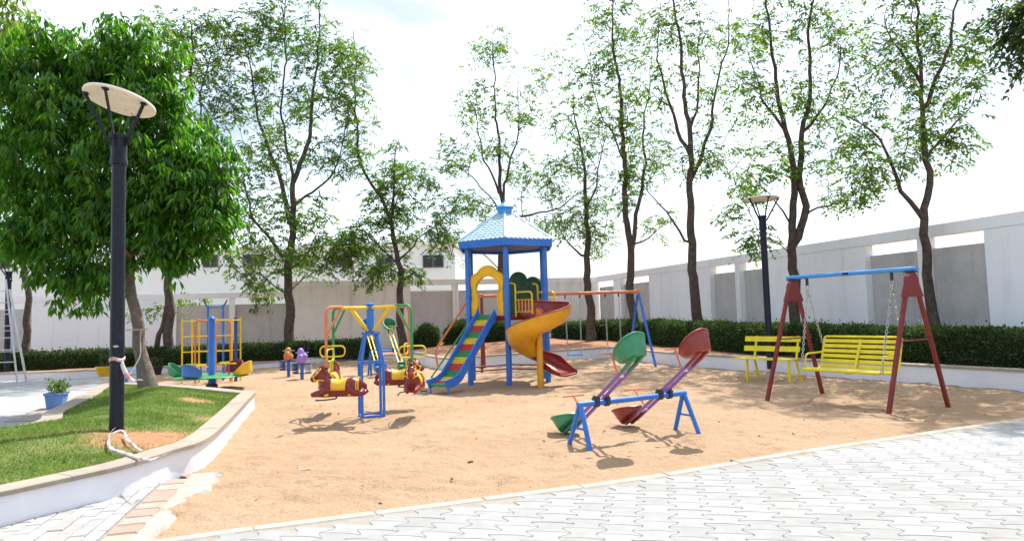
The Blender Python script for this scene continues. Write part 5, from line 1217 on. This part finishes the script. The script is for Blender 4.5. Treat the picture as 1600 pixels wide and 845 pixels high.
# bench swing
mid = (an + af) / 2; bl = (an - af).length; bs = thing('bench_swing', 'yellow slatted swing seat hanging on chains from the red frame', 'bench swing', (mid.x, mid.y, 0), math.atan2(ax_.y, ax_.x))
SL = .64; zs = .50
for s in (-1, 1):                                  # side frames: curved seat-back tube and arm loop
    MB().tube(arc_pts([(s * SL, -.30, zs + .0), (s * SL, .12, zs - .03), (s * SL, .27, zs + .47)], .12), .018, 8).build('side_frame', 'bench_yellow', bs)
    MB().tube(arc_pts([(s * SL, -.26, zs), (s * SL, -.25, zs + .24), (s * SL, .2, zs + .25)], .1), .014, 8).build('arm_rest', 'bench_yellow', bs)
for y in (-.30, -.23, -.16, -.09, -.02, .05): MB().bar((-SL, y, zs + .018 - max(0, y + .3) * .07), (SL, y, zs + .018 - max(0, y + .3) * .07), .055, .018).build('slat', 'bench_yellow', bs, smooth=False)
MB().tube([(-SL, -.335, zs), (SL, -.335, zs)], .022, 8).build('front_rail', 'bench_yellow', bs)
for i in range(6):
    z = zs + .04 + i * .078; y = .105 + (z - zs) * .34; MB().bar((-SL, y, z), (SL, y, z), .055, .018, up=(0, -1, .34)).build('slat', 'bench_yellow', bs, smooth=False)
MB().tube(arc_pts([(-SL, .25, zs + .4), (-SL, .275, zs + .50), (SL, .275, zs + .50), (SL, .25, zs + .4)], .05), .018, 8).build('top_rail', 'bench_yellow', bs)
MB().bar((0, .05, zs + .0), (0, .265, zs + .46), .04, .014).build('back_strap', 'bench_yellow', bs, smooth=False)
MB().ell((.0, -.1, zs - .03), (.09, .06, .03), 10, 6).build('seat_joint', 'bench_yellow', bs)
for s in (-1, 1):
    xh = s * (bl / 2 - .28); MB().tube([(xh, 0, zA + .04), (xh, 0, zA - .11)], .024, 8).build('hanger', 'grease', bs)
    MB().tube(loop_pts([(xh - .03, 0, zA - .19), (xh + .03, 0, zA - .19), (xh + .03, 0, zA - .10), (xh - .03, 0, zA - .10)], .03, 4), .009, 6, closed=True).build('shackle', 'steel', bs)
    chain(bs, (xh, 0, zA - .18), (s * (SL + .02), -.33, zs + .01), k=1.35); chain(bs, (xh, 0, zA - .18), (s * (SL + .01), .24, zs + .36), k=1.35)

# ---- yellow park bench
bfl, bfr, brl, brr = gp(1157, 594.5), gp(1218, 598.5), gp(1187, 589), gp(1248, 592.5)
bc = (bfl + bfr + brl + brr) / 4; bx_ = ((bfr - bfl) + (brr - brl)); rzb = math.atan2(bx_.y, bx_.x)
pb = thing('park_bench', 'yellow metal park bench standing against the white kerb', 'bench', bc, rzb); Lb = .50
for x in (-Lb + .12, Lb + .06):
    MB().bar((x, -.20, -.04), (x, -.18, .43), .04, .04).build('leg', 'bench_yellow', pb, smooth=False); MB().bar((x, .26, -.04), (x, .10, .43), .035, .04).build('leg', 'bench_yellow', pb, smooth=False)
    MB().bar((x, -.18, .14), (x, .20, .12), .025, .03).build('stretcher', 'bench_yellow', pb, smooth=False); MB().bar((x, .10, .40), (x, .24, .90), .035, .035).build('back_upright', 'bench_yellow', pb, smooth=False)
for y in (-.2, -.085, .03): MB().box((-.04, y, .445), (1.26, .10, .03), ch=.006).build('slat', 'bench_yellow', pb, smooth=False)
for z, y in ((.64, .155), (.84, .21)): MB().bar((-.66 + .02, y, z), (.62, y, z), .022, .11, up=(0, .26, 1)).build('back_slat', 'bench_yellow', pb, smooth=False)

# ================================================================ LEFT GROUP
# spinner with four shell seats
spb = gp(331, 608.5); sn = thing('spinner_roundabout', 'spinner with four shell seats around a tall blue post', 'roundabout', (spb.x, spb.y, 0))
MB().lathe([(.11, -.05), (.11, .06), (.085, .07), (.085, .18), (.075, .2), (.07, 1.58), (.085, 1.59), (.085, 1.62), (.05, 1.67), (.02, 1.69)], n=18).build('centre_post', 'blue', sn)
MB().lathe([(.095, .02), (.13, .04), (.13, .12), (.095, .14)], n=16).build('bearing', 'grease', sn)
MB().lathe([(.10, .30), (.82, .30), (.84, .315), (.82, .33), (.10, .335)], n=36).build('turntable', 'green', sn)
for i, (a, c_) in enumerate(((rad(183), 'p_green'), (rad(262), 'p_blue'), (rad(75), 'p_red'), (rad(-8), 'p_yellow'))):
    dr = Vector((math.cos(a), math.sin(a), 0)); Mx = Matrix.Translation(dr * .80 + Vector((0, 0, .34))) @ Matrix.Rotation(a, 4, 'Z') @ Matrix.Rotation(rad(-14), 4, 'Y')
    seat_bowl('seat', c_, sn, Mx, R=.205, back=.25, front=.02)
    hp = dr * .42; h_ = MB().tube([hp + Vector((0, 0, .33)), hp + Vector((0, 0, .58))], .018, 8).build('handle_post', 'purple', sn); n_ = Vector((-dr.y, dr.x, 0))
    MB().bar(hp + Vector((0, 0, .59)) - dr * .17, hp + Vector((0, 0, .59)) + dr * .17, .05, .03).build('handle_bar', 'yellow', h_, smooth=False)
# climbing frame
cfb = gp(323, 597); cfm = thing('climbing_frame', 'yellow, orange and blue climbing frame behind the spinner', 'climbing frame', (cfb.x, cfb.y, 0)); Yc = cfb.y
def cx(px): return dp(px, 550, Yc).x - cfb.x
zz2 = lambda py: dp(323, py, Yc).z
x0c, x1c, x2c, x3c = cx(284.5), cx(311), cx(337), cx(362.5)
for x in (x0c, x1c, x2c, x3c): MB().tube([(x, 0, -.05), (x, 0, zz2(497))], .022, 8).build('upright', 'yellow', cfm)
for py in (501, 525, 549, 573): MB().tube([(x0c, 0, zz2(py)), (x3c, 0, zz2(py))], .014, 7).build('rung', 'yellow', cfm)
for x in (cx(310), cx(334.5)): MB().tube([(x, .55, -.05), (x, .55, zz2(475.5))], .032, 8).build('tall_post', 'blue', cfm)
MB().tube([(cx(310), .55, zz2(479.5)), (cx(334.5), .55, zz2(479.5))], .018, 7).build('top_bar', 'blue', cfm)
for s, px in ((-1, 308), (1, 336)): MB().tube(catmull([(cx(px - 1 * s), .55, zz2(478)), (cx(px + 2 * s), .55, zz2(474)), (cx(px + 5 * s), .55, zz2(468))], 4), [.02] * 8 + [.012], 6).build('horn_handle', 'p_dgreen', cfm)
MB().tube([(cx(358.5), .4, -.05), (cx(358.5), .4, zz2(497))], .045, 8).build('side_post', 'dark_blue', cfm)
for a_, b_, y in ((312, 344, -.25), (323, 356, .15)): MB().tube(arc_pts([(cx(a_), y, .0), (cx(a_), y, zz2(500.5)), (cx(b_), y, zz2(500.5)), (cx(b_), y, .0)], .12), .024, 8).build('hoop', 'orange', cfm)
for x in (x0c, x3c): MB().tube([(x, .55, -.05), (x, .55, zz2(497))], .022, 8).build('upright', 'yellow', cfm); MB().tube([(x, 0, zz2(501)), (x, .55, zz2(501))], .014, 6).build('tie', 'yellow', cfm)
for py in (525, 549, 573): MB().tube([(x0c, .55, zz2(py)), (x3c, .55, zz2(py))], .012, 6).build('rung', 'yellow', cfm)
# spring riders
def rider(label, p, mat, kind):
    t = thing('spring_rider', label, 'spring rider', p, 0, 'spring riders')
    MB().tube([(0, 0, -.05), (0, 0, .42)], .045, 10).build('post', 'blue', t)
    for s in (-1, 1): MB().tube([(s * .17 + .075 * math.cos(a), .075 * math.sin(a), .17 + .22 * a / (2 * PI * 4.5)) for a in np.linspace(0, 2 * PI * 4.5, 64)], .013, 5).build('spring', 'dark_blue' if s < 0 else 'steel', t)
    MB().box((0, 0, .41), (.46, .16, .025)).build('carrier', 'dark_blue', t, smooth=False); MB().box((0, 0, .165), (.46, .12, .02)).build('carrier', 'dark_blue', t, smooth=False)
    b = MB()
    b.ell((0, .05, .53), (.11, .2, .11)); b.ell((0, -.12, .55), (.1, .08, .12)); b.ell((-.0 if kind == 0 else -.06, -.02 if kind == 0 else .1, .69), (.09, .1, .11 if kind == 0 else .13))
    if kind: b.ell((.09, -.06, .6), (.08, .09, .09)); b.ell((0, -.1, .47), (.12, .1, .05))
    else: b.ell((0, -.1, .64), (.075, .07, .05))
    o = b.build('body', mat, t); md = o.modifiers.new('skin', 'REMESH'); md.mode = 'VOXEL'; md.voxel_size = .014; md.use_smooth_shade = True
    MB().tube([(-.17, .02, .70), (.17, .02, .70)], .012, 6).build('handle', 'steel', t)
    return t
rider('orange animal-shaped spring rider in front of the bushy tree', gp(451, 587), 'p_orange', 0)
rider('purple animal-shaped spring rider beside the orange one', gp(472, 593), 'p_purple', 1)
# ladder
def lad():
    f = [gp(28, 604), gp(42, 598)]; t = thing('aluminium_ladder', 'tall aluminium stepladder propped by the far left lamp', 'ladder', (f[0] + f[1]) / 2); o0 = Vector(t.location)
    a, b = f[0], f[1]; ta, tb_ = dp(9, 437, a.y + .9), dp(15, 452, b.y + .3); w = Vector((-1.0, .1, 0))
    for p_, q_ in ((a, ta), (a + w, ta + w * .72), (b, tb_), (b + w, tb_ + w * .72)): MB().bar(p_ - o0 + Vector((0, 0, -.02)), q_ - o0, .035, .06).build('stile', 'steel', t, smooth=False)
    for k in range(1, 9):
        s = k / 9; MB().bar((a.lerp(ta, s)) - o0, (a + w).lerp(ta + w * .72, s) - o0, .06, .025).build('rung', 'steel', t, smooth=False)
        if k % 2: MB().bar((b.lerp(tb_, s)) - o0, (b + w).lerp(tb_ + w * .72, s) - o0, .03, .02).build('brace', 'steel', t, smooth=False)
lad()
# blue stool, pots
p_ = gp(206, 599); st = thing('blue_stool', 'low blue slatted stool behind the lamp post near the tree', 'stool', (p_.x, p_.y, 0), rad(8))
for i in range(4): MB().box((0, -.17 + i * .115, .36), (.5, .095, .03), ch=.006).build('slat', 'sky_blue', st, smooth=False)
for x in (-.21, .21):
    for y in (-.18, .18): MB().box((x, y, .16), (.05, .05, .37)).build('leg', 'sky_blue', st, smooth=False)
def pot(label, p, r0, r1, h, mat, plant, seed, name='plant_pot', square=False):
    t = thing(name, label, 'plant pot', p, .3); n = 4 if square else 20; R = Matrix.Rotation(PI / 4, 3, 'Z') if square else None
    MB().lathe([(r0, 0), (r1, h), (r1 * 1.12, h), (r1 * 1.12, h * 1.16), (r1 * .98, h * 1.16), (r1 * .95, h * 1.04), (.01, h * 1.03)], n=n, R=R).build('pot', mat, t, smooth=not square)
    MB().lathe([(.01, h * 1.035), (r1 * .94, h * 1.045), (r1 * .93, h * 1.02)], n=n, R=R).build('soil', 'soil', t)
    rng = np.random.default_rng(seed); m = plant[0]; st_ = MB(); C_, D_ = [], []
    for i in range(m):
        a = rng.uniform(0, 2 * PI); ln = rng.uniform(.6, 1) * plant[1]; d_ = Vector((math.cos(a) * rng.uniform(.1, .8), math.sin(a) * rng.uniform(.1, .8), 1)).normalized(); b_ = Vector((rng.normal(0, r1 * .3), rng.normal(0, r1 * .3), h)); q = [b_ + d_ * ln * s + Vector((0, 0, -.15 * ln * s * s)) for s in (0, .33, .66, 1)]
        st_.tube(q, [.006, .005, .004, .002], 4)
        for k in range(plant[2]):
            s = rng.uniform(.25, 1); C_.append(list(q[0].lerp(q[3], s))); v = np.array(d_) * .5 + rng.normal(0, .7, 3); D_.append(v / np.linalg.norm(v))
    st_.build('stems', 'bark_light', t); C_ = np.array(C_); D_ = np.array(D_); L_ = rng.uniform(.7, 1.3, len(C_)) * plant[3]
    V, Fc = leaf_arrays(C_, D_, unit(len(C_)), L_, L_ * .45); np_mesh('leaves', V, Fc, plant[4], t, 3); return t
q = gp(88, 640); MAT['pot_blue'] = paint('weathered_blue_pot', (.12, .24, .55), .6, .9, (.45, .42, .36))
pot('weathered square blue pot with a small leafy plant on the paved court', (q.x, q.y, .022), .17, .21, .26, 'pot_blue', (16, .38, 12, .075, 'leaf_pale'), 31, square=True)
q = gp(163, 588); pot('yellow round pot with dark plant below the hedge', (q.x, q.y, .02), .17, .23, .25, 'p_yellow', (14, .55, 10, .11, 'leaf_hedge'), 32)
q = gp(243, 586); pot('dark pot with low plant beside the dense tree trunk', (q.x, q.y, .0), .15, .2, .25, 'p_black', (12, .4, 10, .1, 'leaf_hedge'), 33)
# garden tap with hose loop rising from the hedge by the riders
q = dp(478, 545, 24.6); tp_ = thing('garden_tap', 'dark bent pipe rising above the hedge behind the riders', 'pipe', (q.x, q.y, bed_z(q.x, q.y)))
zt3 = dp(478, 532, 24.6).z - bed_z(q.x, q.y); MB().tube(arc_pts([(-.06, 0, 0), (-.05, 0, zt3), (.07, 0, zt3), (.08, 0, zt3 - .28)], .06), .028, 8).build('pipe', 'black_metal', tp_); MB().box((.08, 0, zt3 - .3), (.09, .08, .09)).build('valve', 'black_metal', tp_, smooth=False)

# ================================================================ SMALL THINGS ON THE SAND
q = gp(480, 737); rt = MB(); rt.tube(catmull([(-.10, .03, .06), (-.085, .0, .025), (-.05, -.01, .02), (.02, .005, .022), (.1, .0, .015), (.17, .02, .012)], 4), [.012] * 8 + [.015] * 6 + [.01] * 6 + [.004], 6)
rt.tube([(-.085, 0, .025), (-.11, -.03, .012)], [.012, .007], 6)
o = rt.build('dry_root', 'rope'); o.location = (q.x, q.y, .0); tag(o, 'bleached forked root lying on the sand in the foreground', 'root')
MAT['leaf_brown'] = rough_mat('dead_leaf', (.2, .08, .03), (.3, .13, .05), 20, 60, .4, .005)
def litter(label, px, py, s, name, cat, mat, seed):
    rng = np.random.default_rng(seed); bm = bmesh.new(); bmesh.ops.create_icosphere(bm, subdivisions=2, radius=1)
    for v in bm.verts: v.co = Vector((v.co.x * s * 1.2, v.co.y * s * .8, v.co.z * s * .5)) * (1 + .3 * rng.normal() * .4)
    me = bpy.data.meshes.new(name); bm.to_mesh(me); bm.free(); me.materials.append(MAT[mat]); q = gp(px, py); o = obj_from(name, me, None, (q.x, q.y, s * .3), rng.uniform(0, 3)); tag(o, label, cat)
litter('brown stone on the sand, largest of the loose bits', 735, 722, .028, 'stone', 'stone', 'leaf_brown', 1)
litter('dark pebble near the paver border below the horse ride', 594, 787, .016, 'pebble', 'pebble', 'bark', 2)
litter('small dark pebble in the sand left of the green seesaw seat', 706, 748, .014, 'pebble', 'pebble', 'bark', 3)
litter('dark pebble just beyond the red seesaw shadow near the border', 1143, 720, .016, 'pebble', 'pebble', 'bark', 4)

# dead leaves and twigs blown over the sand
n = 520; lx = RNG.uniform(-4.5, 8.5, n); ly = RNG.uniform(5, 17, n); k_ = (ly > border_y(lx) + .05) & (RNG.random(n) < np.clip(.15 + (lx + 2) / 9, .12, 1)); lx, ly = lx[k_], ly[k_]; n = len(lx)
C_ = np.stack([lx, ly, np.full(n, .012)], -1); dv = unit(n) * np.array([1, 1, .25]); dv /= np.linalg.norm(dv, axis=1)[:, None]; Ln = RNG.uniform(.025, .06, n)
Vl, Fl = leaf_arrays(C_, dv, np.array([0, 0, 1.0]) + RNG.normal(0, .4, (n, 3)), Ln, Ln * .45)
MAT['leaf_litter'] = leaf_mat('dry_leaves', [(.2, .1, .04), (.3, .19, .07), (.12, .07, .04), (.33, .27, .1)], .2, .8, .2, (1, 1, 1))
tag(np_mesh('leaf_litter', Vl, Fl, 'leaf_litter', nper=3), 'small dry leaves scattered over the sand', 'leaf litter', kind='stuff')
